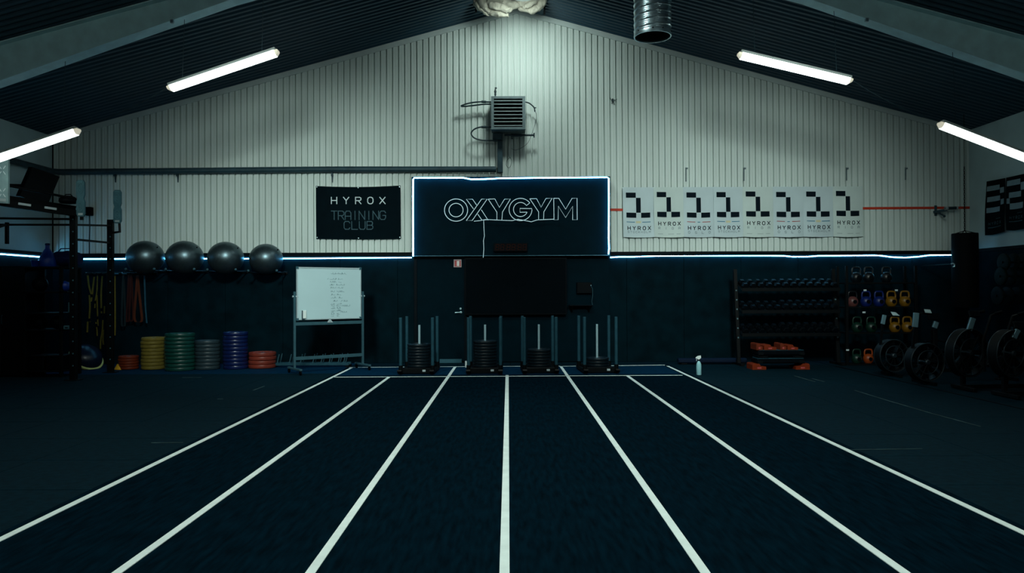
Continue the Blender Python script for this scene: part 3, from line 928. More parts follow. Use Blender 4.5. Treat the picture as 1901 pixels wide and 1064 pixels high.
# ------------------------------------------------------------------ heater, pipes, wall bits
def hz(x, y): return (840 + x / 5.911, 150 + y / 5.911)
YH = D - .50
t = thing('unit_heater', 'grey louvred unit heater on the gable wall above the sign panel', 'heater', P(943, 247, YH))
mb = MB(t.location)
x0, y0, x1, y1 = *hz(425, 168), *hz(800, 532)
a, b = P(x0, y1, YH), P(x1, y0, YH)
cx, cz, w, h = (a.x + b.x) / 2, (a.z + b.z) / 2, b.x - a.x, b.z - a.z
oa, ob = P(*hz(455, 507), YH), P(*hz(767, 194), YH)
for bxx in ((a.x, oa.x, a.z, b.z), (ob.x, b.x, a.z, b.z), (oa.x, ob.x, a.z, oa.z), (oa.x, ob.x, ob.z, b.z)):
    mb.box(((bxx[0] + bxx[1]) / 2, YH + .03, (bxx[2] + bxx[3]) / 2), (bxx[1] - bxx[0], .06, bxx[3] - bxx[2]))
mb.build('front_frame', M['heater'], t)
mb = MB(t.location)
for c, s_ in (((a.x + .008, YH + .22, cz), (.016, .32, h)), ((b.x - .008, YH + .22, cz), (.016, .32, h)), ((cx, YH + .22, b.z - .008), (w - .03, .32, .016)), ((cx, YH + .22, a.z + .008), (w - .03, .32, .016)), ((cx, YH + .38, cz), (w, .02, h))):
    mb.box(c, s_)
mb.build('casing', M['heater'], t)
mb = MB(t.location); mb.box((cx, YH + .12, cz), (w - .06, .02, h - .06)); mb.build('dark_core', M['black'], t)
for yy in (215, 252, 292, 330, 368, 408, 445, 487):
    p = P(*hz(611, yy), YH)
    mb = MB(t.location)
    mb.box((p.x, YH + .045, p.z), (ob.x - oa.x - .006, .060, .006), Matrix.Rotation(.02, 3, 'X'))
    mb.box((p.x, YH + .010, p.z - .004), (ob.x - oa.x - .006, .006, .016))
    mb.build('louvre_slat', M['slat'], t)
for s_ in (-.16, .16):
    mb = MB(t.location); mb.bar((cx + s_, YH + .36, a.z + .1), (cx + s_, D - .03, a.z + .1), .04, .04); mb.build('bracket', M['pipe'], t)
mb = MB(t.location); q = P(*hz(470, 120), YH + .2)
mb.tube([(q.x, q.y, b.z), (q.x, q.y, q.z + .05)], .014, 8); mb.box((q.x, q.y, q.z), (.05, .05, .045), None, .01); mb.box((q.x + .012, q.y, q.z + .075), (.045, .04, .03), None, .008); mb.box((q.x, q.y, q.z - .05), (.045, .045, .02), None, .006)
mb.build('valve', M['hose'], t)
def hose_pts(l, y): return [P(*hz(*p), y) for p in l]
def smooth(pts, n=6):
    q, out = [Vector(p) for p in pts], []
    for i in range(len(q) - 1):
        p0, p1, p2, p3 = q[max(0, i - 1)], q[i], q[i + 1], q[min(len(q) - 1, i + 2)]
        for k in range(n):
            s = k / n
            out.append(.5 * ((2 * p1) + (p2 - p0) * s + (2 * p0 - 5 * p1 + 4 * p2 - p3) * s * s + (3 * p1 - p0 - 3 * p2 + p3) * s ** 3))
    out.append(q[-1])
    return out
YHo = D - .30
mb = MB(t.location); mb.tube(smooth(hose_pts([(430, 234), (380, 233), (330, 230), (240, 236), (160, 252), (105, 270), (98, 279), (130, 281), (240, 270), (330, 259), (425, 256)], YHo)), .016, 8); mb.build('hose', M['hose'], t)
mb = MB(t.location); mb.tube(smooth(hose_pts([(430, 508), (350, 507), (290, 512), (235, 535), (206, 575), (222, 612), (262, 638), (330, 653), (420, 656), (480, 655)], YHo)), .016, 8); mb.build('hose', M['hose'], t)
mb = MB(t.location)
for l in ([(318, 229), (370, 233)], [(318, 508), (375, 508)]): mb.tube(hose_pts(l, YHo), .026, 10)
mb.build('hose_coupling', M['hose'], t)
mb = MB(t.location); mb.tube(smooth(hose_pts([(798, 232), (840, 245), (875, 272), (898, 300), (904, 340)], YHo)), .014, 8); mb.tube(hose_pts([(890, 298), (918, 296)], YHo), .012, 6); mb.build('hose', M['hose'], t)
mb = MB(t.location); mb.tube(smooth(hose_pts([(904, 335), (922, 375), (915, 440), (890, 530), (860, 610), (820, 690), (740, 745), (680, 760), (645, 740)], YHo + .1)), .0045, 6)
mb.tube(smooth(hose_pts([(615, 600), (620, 680), (612, 740), (618, 820), (650, 880), (625, 955), (590, 925), (600, 870), (640, 840)], YHo + .1)), .0045, 6)
mb.build('loose_wire', M['hose'], t)
mb = MB(t.location); A, B = P(*hz(570, 597), YHo), P(*hz(895, 597), YHo); mb.tube([A, B], .020, 10); mb.tube([B + Vector((0, 0, .045)), B - Vector((0, 0, .05))], .014, 8)
mb.tube([P(*hz(640, 597), YHo), P(*hz(760, 597), YHo)], .030, 10); mb.tube([P(*hz(655, 600), YHo), P(*hz(655, 640), YHo)], .014, 6)
mb.build('pipe_arm', M['hose'], t)
mb = MB(t.location); A, B = P(*hz(520, 560), D - .12), P(*hz(524, 1010), D - .12)
mb.bar(A, B, .11, .10, (0, 1, 0), .01); mb.build('down_pipe', M['pipe'], t)
mb = MB(t.location); px_box(mb, *[v for v in (hz(440, 0)[0], hz(540, 0)[0], hz(0, 575)[1], hz(0, 640)[1])], D - .30, .26, .01); mb.build('pipe_box', M['pipe'], t)
# long pipe
A, Bq, Cq = P(921, 314.5, D - .14), P(615, 314.5, D - .13), P(110, 319.2, D - .13)
Cw = Vector((XL + .12, Cq.y, Cq.z)); Dw = Vector((XL + .12, 12.2, Cq.z))
t = thing('heating_pipe', 'long dark pipe running along the ribbed wall from the heater to the side wall', 'pipe', A)
mb = MB(A); mb.tube([A, Bq, Vector((XL + .25, Cq.y, Cq.z)), Vector((XL + .15, Cq.y - .05, Cq.z)), Cw - Vector((0, .15, 0)), Dw], .062, 14); mb.build('tube', M['pipe'], t)
for px_ in (617, 330, 214):
    p = P(px_, 322, D - .05); mb = MB(A)
    mb.box((p.x, D - .07, p.z + .02), (.035, .08, .17), None, .006); mb.prism([(-.02, 0), (.02, 0), (.008, -.16), (-.006, -.16)], (p.x, D - .05, p.z - .03), (1, 0, 0), (0, 0, 1), (0, .02, 0))
    mb.build('pipe_bracket', M['pipe'], t)
# hooks and a frayed cable end
for (px_, y0, y1), lab in zip(((1273.5, 311, 337), (1381, 311, 336), (1571.5, 311, 335), (1681, 311, 334)),
                              ('thin dark hook on the ribbed wall above the third white banner', 'thin dark hook on the ribbed wall above the fifth white banner', 'thin dark hook on the ribbed wall above the last white banner', 'thin dark hook on the ribbed wall above the bare red tape')):
    A, B = P(px_, y0, D - .05), P(px_, y1, D - .05)
    t = thing('wall_hook', lab, 'hook', A, 0, 'wall hooks above the banners')
    mb = MB(A); mb.bar(A, B, .025, .012, (0, 1, 0)); mb.build('strip', M['heater'], t)
    mb = MB(A); mb.box(A + Vector((.012, -.012, -.02)), (.05, .03, .035), None, .006); mb.build('clip', M['heater'], t)
A = P(1138, 187, D - .05)
t = thing('frayed_cable', 'small tangle of cut cable sticking out of the ribbed wall', 'cable', A)
mb = MB(A)
for i in range(7):
    r = random.Random(i)
    pts = [A + Vector((r.uniform(-.01, .01), .02, r.uniform(-.01, .01)))]
    for k in range(5): pts.append(pts[-1] + Vector((r.uniform(-.035, .035), r.uniform(-.012, .004), r.uniform(-.045, .035))))
    mb.tube(pts, .006, 5)
mb.build('strands', M['hose'], t)
mb = MB(A); mb.box(A + Vector((0, .015, .01)), (.06, .03, .05), None, .01); mb.build('outlet', M['heater'], t)

# ------------------------------------------------------------------ cloth bundle at the ridge
YB = 14.75
def cp(x, y): return (860 + x / 10.56, y / 10.56)
t = thing('cloth_bundle', 'crumpled cream cloth bundle hung at the ridge of the roof', 'cloth', P(946, 4, YB))
def lump(pts, radii, y_off, seed, m='cloth', n=28, amp=.026, flat=1.0):
    base = [P(*cp(x, y), YB + dy) for (x, y), dy in zip(pts, y_off)]
    q, rr = smooth(base, 10), []
    for i in range(len(q)):
        s_ = i / 10; k = min(int(s_), len(radii) - 2); f = s_ - k
        rr.append(radii[k] * (1 - f) + radii[k + 1] * f)
    mb = MB(t.location); mb.tube(q, rr, n)
    for i, v in enumerate(mb.v):
        w = v * 8 + Vector((seed * 7, 0, 0))
        d = noise.noise_vector(w) * amp + noise.noise_vector(w * 2.6) * amp * .5
        cr = (abs(noise.noise(v * 7 + Vector((0, seed * 3, 0)))) * 1.6 - abs(noise.noise(v * 17 + Vector((seed, 0, 0)))) * .9) * amp
        mb.v[i] = v + d + Vector((0, -cr, 0))
    return mb.build('cloth_fold', M[m], t)
lump([(265, -120), (262, 20), (300, 110), (390, 200), (470, 265), (560, 280)], [.09, .085, .075, .07, .055, .03], [0, 0, -.05, -.08, -.08, -.05], 1)
lump([(330, -60), (380, 60), (440, 140), (490, 220), (560, 260)], [.10, .09, .075, .05, .04], [-.06, -.12, -.14, -.14, -.12], 2)
lump([(480, 60), (560, 95), (680, 125), (800, 165), (900, 200), (935, 240)], [.065, .085, .085, .075, .055, .03], [-.18, -.22, -.25, -.26, -.24, -.22], 3)
lump([(500, 225), (600, 235), (720, 260), (830, 295), (900, 300)], [.05, .075, .075, .055, .035], [-.10, -.14, -.14, -.14, -.14], 4, 'cloth')
lump([(640, -40), (760, 50), (900, 80), (1060, 95), (1200, 100)], [.09, .085, .08, .075, .05], [.02, -.04, -.06, -.06, 0], 5)
lump([(1020, 70), (1130, 70), (1260, 40), (1400, -60)], [.06, .10, .10, .09], [0, -.04, -.04, 0], 6)
lump([(1560, -140), (1555, 0), (1520, 90), (1430, 170), (1320, 205), (1180, 190), (1100, 160)], [.08, .08, .08, .07, .055, .045, .03], [0, 0, -.03, -.05, -.05, -.03, 0], 7)
lump([(1500, -60), (1420, 20), (1330, 70), (1250, 110), (1190, 140)], [.06, .045, .045, .04, .03], [-.12, -.14, -.14, -.13, -.10], 8)
lump([(420, -60), (560, -20), (700, -20), (860, 0), (1100, -60)], [.09, .09, .08, .09, .1], [.1, .1, .1, .1, .1], 9, 'cloth_in')
for x in (250, 1592):
    a, b = P(*cp(x, 285 if x > 900 else 240), YB + .15), P(*cp(x, -250), YB + .15)
    mb = MB(t.location); mb.bar(a, (b.x, b.y, zroof(b.x) - .02), .035, .02); mb.build('hanging_strap', M['black_steel'], t)
a, b = P(*cp(250, 200), YB + .15), P(*cp(1592, 200), YB + .15)

# ------------------------------------------------------------------ spiral duct
YDU = 10.75
c = P(1211.5, 69, YDU)
R_ = 34.3 / F * YDU
t = thing('spiral_duct', 'shiny galvanised spiral duct with open end hanging from the roof', 'duct', c)
zt = zroof(c.x + R_) - c.z - .002
pit, nz_, nt_ = .094, int(zt / .0094), 56
mb = MB()
vs, fs = [], []
for i in range(nz_ + 1):
    z = zt * i / nz_
    for k in range(nt_):
        a_ = 2 * math.pi * k / nt_
        ph = ((z / pit) - a_ / (2 * math.pi)) % 1.0
        bump = .011 * math.exp(-((ph - .5) / .11) ** 2) + .004 * math.exp(-((ph - .12) / .06) ** 2) + .004 * math.exp(-((ph - .85) / .06) ** 2)
        r = R_ - .006 + (bump if i > 5 else .006)
        vs.append(Vector((r * math.cos(a_), r * math.sin(a_), z)))
for i in range(nz_):
    for k in range(nt_):
        k2 = (k + 1) % nt_
        fs.append((i * nt_ + k, i * nt_ + k2, (i + 1) * nt_ + k2, (i + 1) * nt_ + k))
mb.add(vs, fs, True)
mb.build('duct_wall', M['galv'], t)
mb = MB(); mb.lathe([(R_ - .012, 0), (R_ - .012, zt)], 40); mb.f = mb.f[:-2]; mb.sm = mb.sm[:-2]
mb.build('lining', M['duct_in'], t)
mb = MB(); mb.lathe([(R_ - .014, 0), (R_ + .001, 0), (R_ + .002, .022), (R_ - .014, .022)], 40, None, True); mb.build('end_ring', M['galv'], t)
for a_ in (-1.75, -1.2, -2.6, -.4):
    mb = MB(); p = Vector((R_ * math.cos(a_), R_ * math.sin(a_), .05)); mb.ball(p, .011, 8, 6); mb.build('screw', M['black_steel'], t)

# ------------------------------------------------------------------ push sleds and their plates
def make_sled(loc, rz, label):
    t = thing('push_sled', label, 'sled', loc, rz, 'push sleds at the end of the turf')
    w = .29
    for sx in (-1, 1):
        mb = MB()
        mb.box((sx * w, 0, .045), (.075, .92, .06), None, .012)
        mb.bar((sx * w, -.45, .035), (sx * w, -.53, .085), .075, .03); mb.bar((sx * w, .45, .035), (sx * w, .53, .085), .075, .03)
        mb.build('runner', M['black_steel'], t)
        for sy in (-1, 1):
            mb = MB(); mb.cyl((sx * w, sy * .36, .06), (sx * w, sy * .36, 1.03), .029, 14, .006); mb.build('upright', M['sled_steel'], t)
            mb = MB(); mb.lathe([(.04, .07), (.04, .16), (.034, .165), (.034, .07)], 14, Matrix.Translation((sx * w, sy * .36, 0)), True); mb.build('post_socket', M['black_steel'], t)
    mb = MB(); mb.box((0, 0, .085), (.52, .56, .025), None, .005); mb.build('deck', M['black_steel'], t)
    for sy in (-1, 1):
        mb = MB(); mb.box((0, sy * .36, .085), (.56, .06, .06), None, .006); mb.build('cross_bar', M['black_steel'], t)
    mb = MB(); mb.box((0, -.40, .065), (.50, .02, .085), None, .004); mb.build('front_plate', M['black_steel'], t)
    mb = MB(); mb.box((.14, -.412, .07), (.058, .006, .036), None, .002); mb.build('badge', M['tag_white'], t)
    mb = MB(); mb.cyl((0, 0, .09), (0, 0, .88), .021, 14, .004); mb.build('weight_post', M['chrome'], t)
    return t
def plate_mesh(r, th, m, name, hole=.026, hub='plate_steel'):
    mb = MB()
    mb.lathe([(hole, .06 * th), (hole, .90 * th), (r * .26, .90 * th), (r * .30, .72 * th), (r * .76, .72 * th), (r * .82, th * .985), (r * .93, th * .985), (r * .985, th * .88), (r, th * .74),
              (r, th * .26), (r * .985, th * .10), (r * .93, 0), (r * .3, 0)], 36, None, True)
    o = mb.build(name, M[m])
    mb = MB(); mb.lathe([(hole - .001, th * .05), (hole - .001, th * .94), (.043, th * .94), (.046, th * .90), (.046, th * .05)], 20, None, True)
    mb.build('hub_ring', M[hub], o)
    return o
def stack_plates(cx, cy, z0, r, th, n, m, name, desc, group, jit=.004):
    first = None
    for i in range(n):
        top = n - 1 - i
        o = plate_mesh(r, th, m, name) if first is None else copy_tree(first)
        if first is None: first = o
        o.location = (cx + rnd.uniform(-jit, jit), cy + rnd.uniform(-jit, jit), z0 + th * i)
        o.rotation_euler = (0, 0, rnd.uniform(0, 6))
        which = ORD[top] if i else 'bottom'
        tag(o, desc % which, 'weight plate', group)
    return first
sleds = [(-1.66, 13.80, -.02, 8, 'by the door'), (-.435, 13.80, .0, 9, 'left of the centre line'), (.568, 13.82, .03, 6, 'right of the centre line'), (1.655, 13.82, .05, 3, 'with the fewest plates')]
snames = ['black push sled with blue grey posts in front of the door', 'black push sled with a tall plate stack beside the white centre line', 'black push sled with a half height plate stack under the television', 'black push sled holding only a low stack of plates']
pdesc = ['%s black plate on the sled in front of the door', '%s black plate on the tall stacked sled beside the centre line', '%s black plate on the half stacked sled under the television', '%s black plate on the lowest stacked sled']
for (x, y, rz, n, _), lab, pd in zip(sleds, snames, pdesc):
    make_sled((x, y, 0), rz, lab)
    f = stack_plates(x, y, .0985, .222, .0545, n, 'p_black', 'bumper_plate', pd, 'black plates on the push sleds', .0015)

# white bits behind the second sled
for px_, w_, h_, lab in ((865.5, 5, 12, 'small white carton behind the tall stacked sled'), (874.5, 5, 11, 'small white tin next to the white carton behind the sled')):
    p = G(px_, 680); p.y = 14.62; s_ = 14.62 / F
    x = (px_ - 943.5) * s_
    t = thing('carton' if px_ < 870 else 'tin', lab, 'container', (x, 14.62, 0))
    mb = MB()
    if px_ < 870:
        mb.box((0, 0, h_ * s_ / 2), (w_ * s_, .06, h_ * s_), None, .004); mb.build('body', M['white_plastic'], t)
        mb = MB(); mb.box((0, 0, h_ * s_ + .006), (w_ * s_ * .5, .03, .012), None, .003); mb.build('cap', M['pipe'], t)
    else:
        mb.lathe([(.022, 0), (.024, .004), (.024, h_ * s_ - .01), (.02, h_ * s_)], 16); mb.build('body', M['white_plastic'], t)
        mb = MB(); mb.lathe([(.0243, .03), (.0243, .07)], 16); mb.build('label', M['pipe'], t)

# ------------------------------------------------------------------ spray bottle
p = G(1297.5, 696)
t = thing('spray_bottle', 'white spray bottle standing alone on the floor beside the turf', 'bottle', p, -.3)
mb = MB(); mb.lathe([(.001, 0), (.040, 0), (.044, .006), (.044, .15), (.041, .19), (.030, .222), (.017, .238), (.016, .252), (.001, .252)], 24); mb.build('body', M['bottle'], t)
mb = MB(); mb.lathe([(.019, .25), (.019, .272), (.014, .276), (.014, .25)], 16, None, True); mb.build('collar', M['black'], t)
mb = MB(); mb.prism([(-.052, .292), (-.052, .312), (-.02, .335), (.035, .345), (.04, .30), (.016, .282), (.012, .268), (-.012, .268), (-.022, .29)], (0, .014, 0), (1, 0, 0), (0, 0, 1), (0, -.028, 0)); mb.build('spray_head', M['white_plastic'], t)
mb = MB(); mb.tube([(-.03, 0, .29), (-.042, 0, .27), (-.040, 0, .245)], .006, 6); mb.build('trigger', M['white_plastic'], t)

# low dark beam by the wall
a = P(1258, 673, 15.1); b = P(1385, 673, 15.1)
t = thing('low_beam', 'low dark blue padded beam lying along the black wall', 'beam', ((a.x + b.x) / 2, 15.1, 0))
L_ = b.x - a.x
mb = MB(); mb.box((0, 0, .075), (L_, .2, .09), None, .02); mb.build('pad', M['bosu_dome'], t)
for s_ in (-.42, .42):
    mb = MB(); mb.box((s_ * L_, 0, .016), (.12, .22, .03), None, .005); mb.build('foot', M['black_steel'], t)

# ------------------------------------------------------------------ whiteboard on its stand
A, B = G(547, 694.5), G(673.5, 685.5)
mid = (A + B) / 2
rz = math.atan2(B.y - A.y, B.x - A.x)
Lw = (B - A).length
t = thing('whiteboard_stand', 'mobile whiteboard with handwritten list on a blue grey wheeled stand', 'whiteboard', mid, rz)
h = Lw / 2
bw = Lw - .07
zb, zt_ = .985, 1.965
mb = MB(); mb.box((0, 0, (zb + zt_) / 2), (bw - .02, .022, zt_ - zb - .02)); board = mb.build('board', M['board'], t)
for c_, s_ in (((0, -.002, zt_ - .012), (bw, .034, .024)), ((0, -.002, zb + .012), (bw, .034, .024)), ((-bw / 2 + .011, -.002, (zb + zt_) / 2), (.022, .034, zt_ - zb - .048)), ((bw / 2 - .011, -.002, (zb + zt_) / 2), (.022, .034, zt_ - zb - .048))):
    mb = MB(); mb.box(c_, s_, None, .003); mb.build('board_frame', M['alu'], t)
for sx in (-1, 1):
    for sz in (zt_ - .014, zb + .014):
        mb = MB(); mb.box((sx * (bw / 2 - .016), -.004, sz), (.05, .036, .05), None, .006); mb.build('corner_cap', M['stand_steel'], t)
    mb = MB(); mb.bar((sx * h, 0, .10), (sx * h, 0, 1.51), .04, .04, (0, 1, 0), .004); mb.build('post', M['stand_steel'], t)
    mb = MB(); mb.bar((sx * h, -.32, .095), (sx * h, .32, .095), .05, .035, (0, 0, 1), .004); mb.build('foot', M['stand_steel'], t)
    mb = MB(); mb.cyl((sx * (h - .07), 0, 1.42), (sx * (h + .04), 0, 1.42), .018, 10); mb.build('pivot', M['alu'], t)
    for sy in (-.29, .29):
        mb = MB(); mb.cyl((sx * h - .015, sy, .04), (sx * h + .015, sy, .04), .04, 18, .006); mb.bar((sx * h, sy, .045), (sx * h, sy, .085), .035, .03, (1, 0, 0)); mb.build('wheel', M['black'], t)
mb = MB(); mb.bar((-h, 0, .915), (h, 0, .915), .035, .06, (0, 0, 1), .004); mb.build('cross_bar', M['stand_steel'], t)
mb = MB(); mb.bar((-h, 0, .28), (h, 0, .28), .035, .06, (0, 0, 1), .004); mb.build('cross_bar', M['stand_steel'], t)
mb = MB(); mb.box((0, -.02, .957), (.04, .03, .05), None, .008); mb.prism([(-.055, 0), (.055, 0), (.02, .05), (-.02, .05)], (0, -.03, .925), (1, 0, 0), (0, 0, 1), (0, .03, 0)); mb.build('clamp', M['alu'], t)
# handwriting: rows of short joined strokes (column positions measured on the board)
mb = MB()
r = random.Random(11)
def bu(px_): return -bw / 2 + (px_ - 554.5) / 118.5 * bw
def word(u, v, length, hgt, w=.0045):
    pts, x = [], u
    while x < u + length:
        pts.append((x, v + r.uniform(0, hgt * .55)))
        if r.random() < .25: pts.append((x + .003, v + hgt))
        x += r.uniform(.007, .014)
    if len(pts) > 1: strokes(mb, [pts], w, lambda a_, b_, off: Vector((a_, -.011 - off, b_)), .0012)
def bz(py): return zt_ - (py - 494.8) / 97.5 * (zt_ - zb)
rows = [(506, [(616, 22), (635, 10)]), (516.5, [(609, 2), (614, 13), (629, 9)]), (522, [(614, 12), (630, 6)]), (527.5, [(614, 8), (626, 16)]), (533, [(615, 11), (628, 11)]), (540, [(616, 8), (627, 15)]),
        (546, [(616, 8), (626, 9)]), (551.5, [(616, 10), (630, 8)]), (558, [(620, 8), (634, 3), (640, 8)]), (563.5, [(615, 8), (627, 9)]), (567, [(617, 6), (626, 26)]), (571.5, [(616, 8), (627, 7)]),
        (576, [(616, 8), (626, 10)]), (579, [(616, 6), (634, 12)]), (582.5, [(616, 6), (627, 6)]), (586, [(616, 5), (626, 6)])]
for py, ws in rows:
    for px_, ln in ws: word(bu(px_), bz(py + 1.5), ln / 118.5 * bw, .032)
mb.build('handwriting', M['ink'], board)
# eraser
e = Matrix.Rotation(rz, 3, 'Z') @ Vector((bu(566.5), -.03, 0)) + mid
t = thing('board_eraser', 'small magnetic eraser stuck low on the whiteboard', 'eraser', (e.x, e.y, bz(591)), rz)
mb = MB(); mb.box((.01, 0, .09), (.07, .03, .15), None, .006); mb.build('body', M['white_plastic'], t)
mb = MB(); mb.box((-.03, -.002, .08), (.012, .032, .17), None, .003); mb.box((-.008, -.002, .004), (.055, .032, .012), None, .003); mb.build('grip', M['pipe'], t)

# ------------------------------------------------------------------ toaster style plate rack behind it
a, b = P(507, 680, 14.9), P(650, 679, 14.9)
t = thing('plate_rack', 'long low empty plate rack with slanted pegs behind the whiteboard', 'rack', ((a.x + b.x) / 2, 14.9, 0))
L_ = b.x - a.x
for sy in (-.1, .1):
    mb = MB(); mb.box((0, sy, .06), (L_, .045, .05), None, .006); mb.build('rail', M['sled_steel'], t)
for s_ in (-.48, .48):
    mb = MB(); mb.box((s_ * L_, 0, .02), (.06, .34, .04), None, .006); mb.build('foot', M['black_steel'], t)
for px_ in (518, 540.6, 561, 583.7, 598.9, 614, 630.6, 640.8):
    x = P(px_, 670, 14.9).x - t.location.x
    for sy in (-.1, .1):
        mb = MB(); mb.tube([(x - .01, sy, .08), (x + .02, sy, .20), (x + .035, sy, .26)], .011, 8); mb.build('peg', M['stand_steel'], t)

# ------------------------------------------------------------------ grey gym balls on wall arms
YBL = D - .44
blabs = ['next to the steel rig', 'second from the rig', 'third from the rig', 'nearest the whiteboard']
for (px_, py, rp), lab in zip(((270, 478, 33), (343, 478.3, 33.3), (419, 479, 32.3), (494, 481, 30.3)), blabs):
    c = P(px_, py, YBL); r_ = rp / F * YBL
    t = thing('gym_ball', 'shiny dark grey gym ball on wall arms, ' + lab, 'gym ball', c, 0, 'grey gym balls on the wall')
    mb = MB(); mb.ball((0, 0, 0), r_, 40, 26, None, (1, 1, .93))
    mb.build('shell', M['ball'], t)
    mb = MB(); Mx = Matrix.Translation((.75 * r_, -.25 * r_, .52 * r_)) @ Vector((.75, -.25, .52)).to_track_quat('Z', 'Y').to_matrix().to_4x4()
    mb.lathe([(.001, .03), (.012, .03), (.014, -.01), (.02, -.02)], 12, Mx); mb.build('plug', M['black'], t)
    t = thing('ball_arms', 'pair of dark wall arms carrying the gym ball ' + lab, 'wall bracket', (c.x, D - .02, c.z - .28), 0, 'wall arms under the gym balls')
    mb = MB(); mb.box((0, -.005, 0), (.64, .03, .06), None, .005); mb.build('wall_rail', M['black_steel'], t)
    for sx in (-.285, .285):
        mb = MB(); mb.tube([(sx, 0, 0), (sx, -.60, 0), (sx, -.64, .03)], .014, 8); mb.build('arm', M['black_steel'], t)
        mb = MB(); mb.ball((sx, -.645, .035), .026, 12, 8); mb.build('arm_knob', M['stand_steel'], t)

# ------------------------------------------------------------------ coloured bumper stacks on the floor
def floor_stack(x0, x1, yb, n, ytop, m, desc, group):
    yf = F * EYE / (yb - 541)
    r_ = (x1 - x0) / 2 / F * yf
    y = yf + r_
    r_ = (x1 - x0) / 2 / F * y
    ztop = EYE - (ytop - 541) / F * y
    stack_plates(((x0 + x1) / 2 - 943.5) / F * y, y, .002, r_, (ztop - .002) / n, n, m, 'bumper_plate', desc, group, .007)
floor_stack(223, 258, 683.5, 5, 657, 'p_orange', '%s small orange plate in the low stack beside the yellow marker', 'small orange plates')
floor_stack(265, 307, 684, 9, 623, 'p_yellow', '%s yellow plate in the yellow stack', 'yellow plates')
floor_stack(309, 361, 687, 10, 615.5, 'p_green', '%s green plate in the tall green stack', 'green plates')
floor_stack(364, 408.5, 684.5, 8, 629, 'p_grey', '%s grey plate in the grey stack between green and blue', 'grey plates')
floor_stack(416, 460, 684, 10, 613.5, 'p_blue', '%s blue plate in the glossy blue stack', 'blue plates')
floor_stack(463, 512, 683, 4, 651, 'p_red', '%s red plate in the low red stack beside the blue one', 'red plates')
p = G(221, 686.5)
t = thing('marker_disc', 'small yellow marker cone on the floor beside the orange plates', 'marker cone', (p.x, p.y + .08, 0))
mb = MB(); mb.lathe([(.118, 0), (.122, .008), (.085, .085), (.075, .105), (.045, .105), (.055, .08), (.10, .006)], 24, None, True); mb.build('cone', M['marker'], t)
mb = MB(); mb.lathe([(.046, .106), (.074, .106), (.074, .110), (.046, .110)], 20, None, True); mb.build('rim', M['y_strap'], t)

# ------------------------------------------------------------------ left side: training rig
Y1, Y2, Y0 = 12.8, 14.0, 11.55
U1, U2 = P(136.5, 700, Y1), P(205.5, 688, Y2)
z1, z2 = P(136.5, 391, Y1).z, P(205.5, 408, Y2).z
U0 = P(-70, 500, Y0)
t = thing('training_rig', 'black steel training rig with pull up bars and blue grey target boards', 'rig', (U1.x, Y1, 0))
O_ = t.location
def upright(x, y, zt_):
    mb = MB(O_); mb.bar((x, y, .008), (x, y, zt_), .105, .075, (0, 1, 0), .004)
    u = mb.build('upright', M['black_steel'], t)
    mb = MB(O_); mb.box((x, y, .006), (.22, .2, .012), None, .003); mb.build('foot_plate', M['black_steel'], t)
    mb = MB(O_); z = .25
    while z < zt_ - .08:
        mb.cyl((x + .012, y - .0375, z), (x + .012, y - .041, z), .013, 8); z += .21
    tag(mb.build('bolt_holes', M['target'], u), kind='stuff')
    return u
upright(U1.x, Y1, z1); upright(U2.x, Y2, z2); upright(U0.x, Y0, 3.05)
def rail(p, q, w, h_, name='rail', m='black_steel'):
    mb = MB(O_); mb.bar(p, q, w, h_, (0, 0, 1), .004); return mb.build(name, M[m], t)
ra, rb = P(140, 396, Y1 - .05), P(-70, 366, Y0)
rail(ra, rb, .08, .11, 'storage_rail')
ra2, rb2 = P(140, 388, Y1 + .25), P(-70, 356, Y0 + .25); rail(ra2, rb2, .06, .10, 'storage_rail')
for px_, py in ((39, 386), (88.5, 394)):
    s_ = (px_ - 140) / (-70 - 140)
    c = ra.lerp(rb, s_); d = (rb - ra).normalized()
    mb = MB(O_); nn = d.cross(Vector((0, 0, 1))).normalized(); nn = nn if nn.y < 0 else -nn; mb.bar(c - d * .09 + nn * .042 + Vector((0, 0, .02)), c + d * .09 + nn * .042 + Vector((0, 0, .02)), .012, .036); mb.build('sticker', M['tag_white'], t)
mb = MB(O_); mb.tube([P(141, 369.5, Y1), P(17, 345, Y0 + .6), P(-70, 327, Y0 + .1)], .021, 10); mb.build('pull_up_bar', M['black_steel'], t)
mb = MB(O_); mb.tube([P(138, 407, Y1), (XL + .01, Y1 - .1, P(0, 405, Y1).z)], .020, 10); mb.build('pull_up_bar', M['black_steel'], t)
mb = MB(O_); mb.bar(P(134, 417.5, Y1 + .04), (XL + .01, Y1, P(13, 417, Y1).z), .04, .035); mb.build('cross_bar', M['black_steel'], t)
mb = MB(O_); mb.bar(P(13, 413, Y1 - .03), P(13, 453, Y1 - .03), .05, .05, (0, 1, 0), .004); mb.build('drop_post', M['black_steel'], t)
mb = MB(O_); mb.bar(P(13, 417, Y1 - .03), P(-60, 440, Y0 + .1), .03, .03); mb.build('brace', M['black_steel'], t)
for ya, yb in ((417.5, 419), (444.5, 451)):
    mb = MB(O_); mb.bar(P(138, ya, Y1), P(205, yb, Y2), .05, .035); mb.build('cross_bar', M['black_steel'], t)
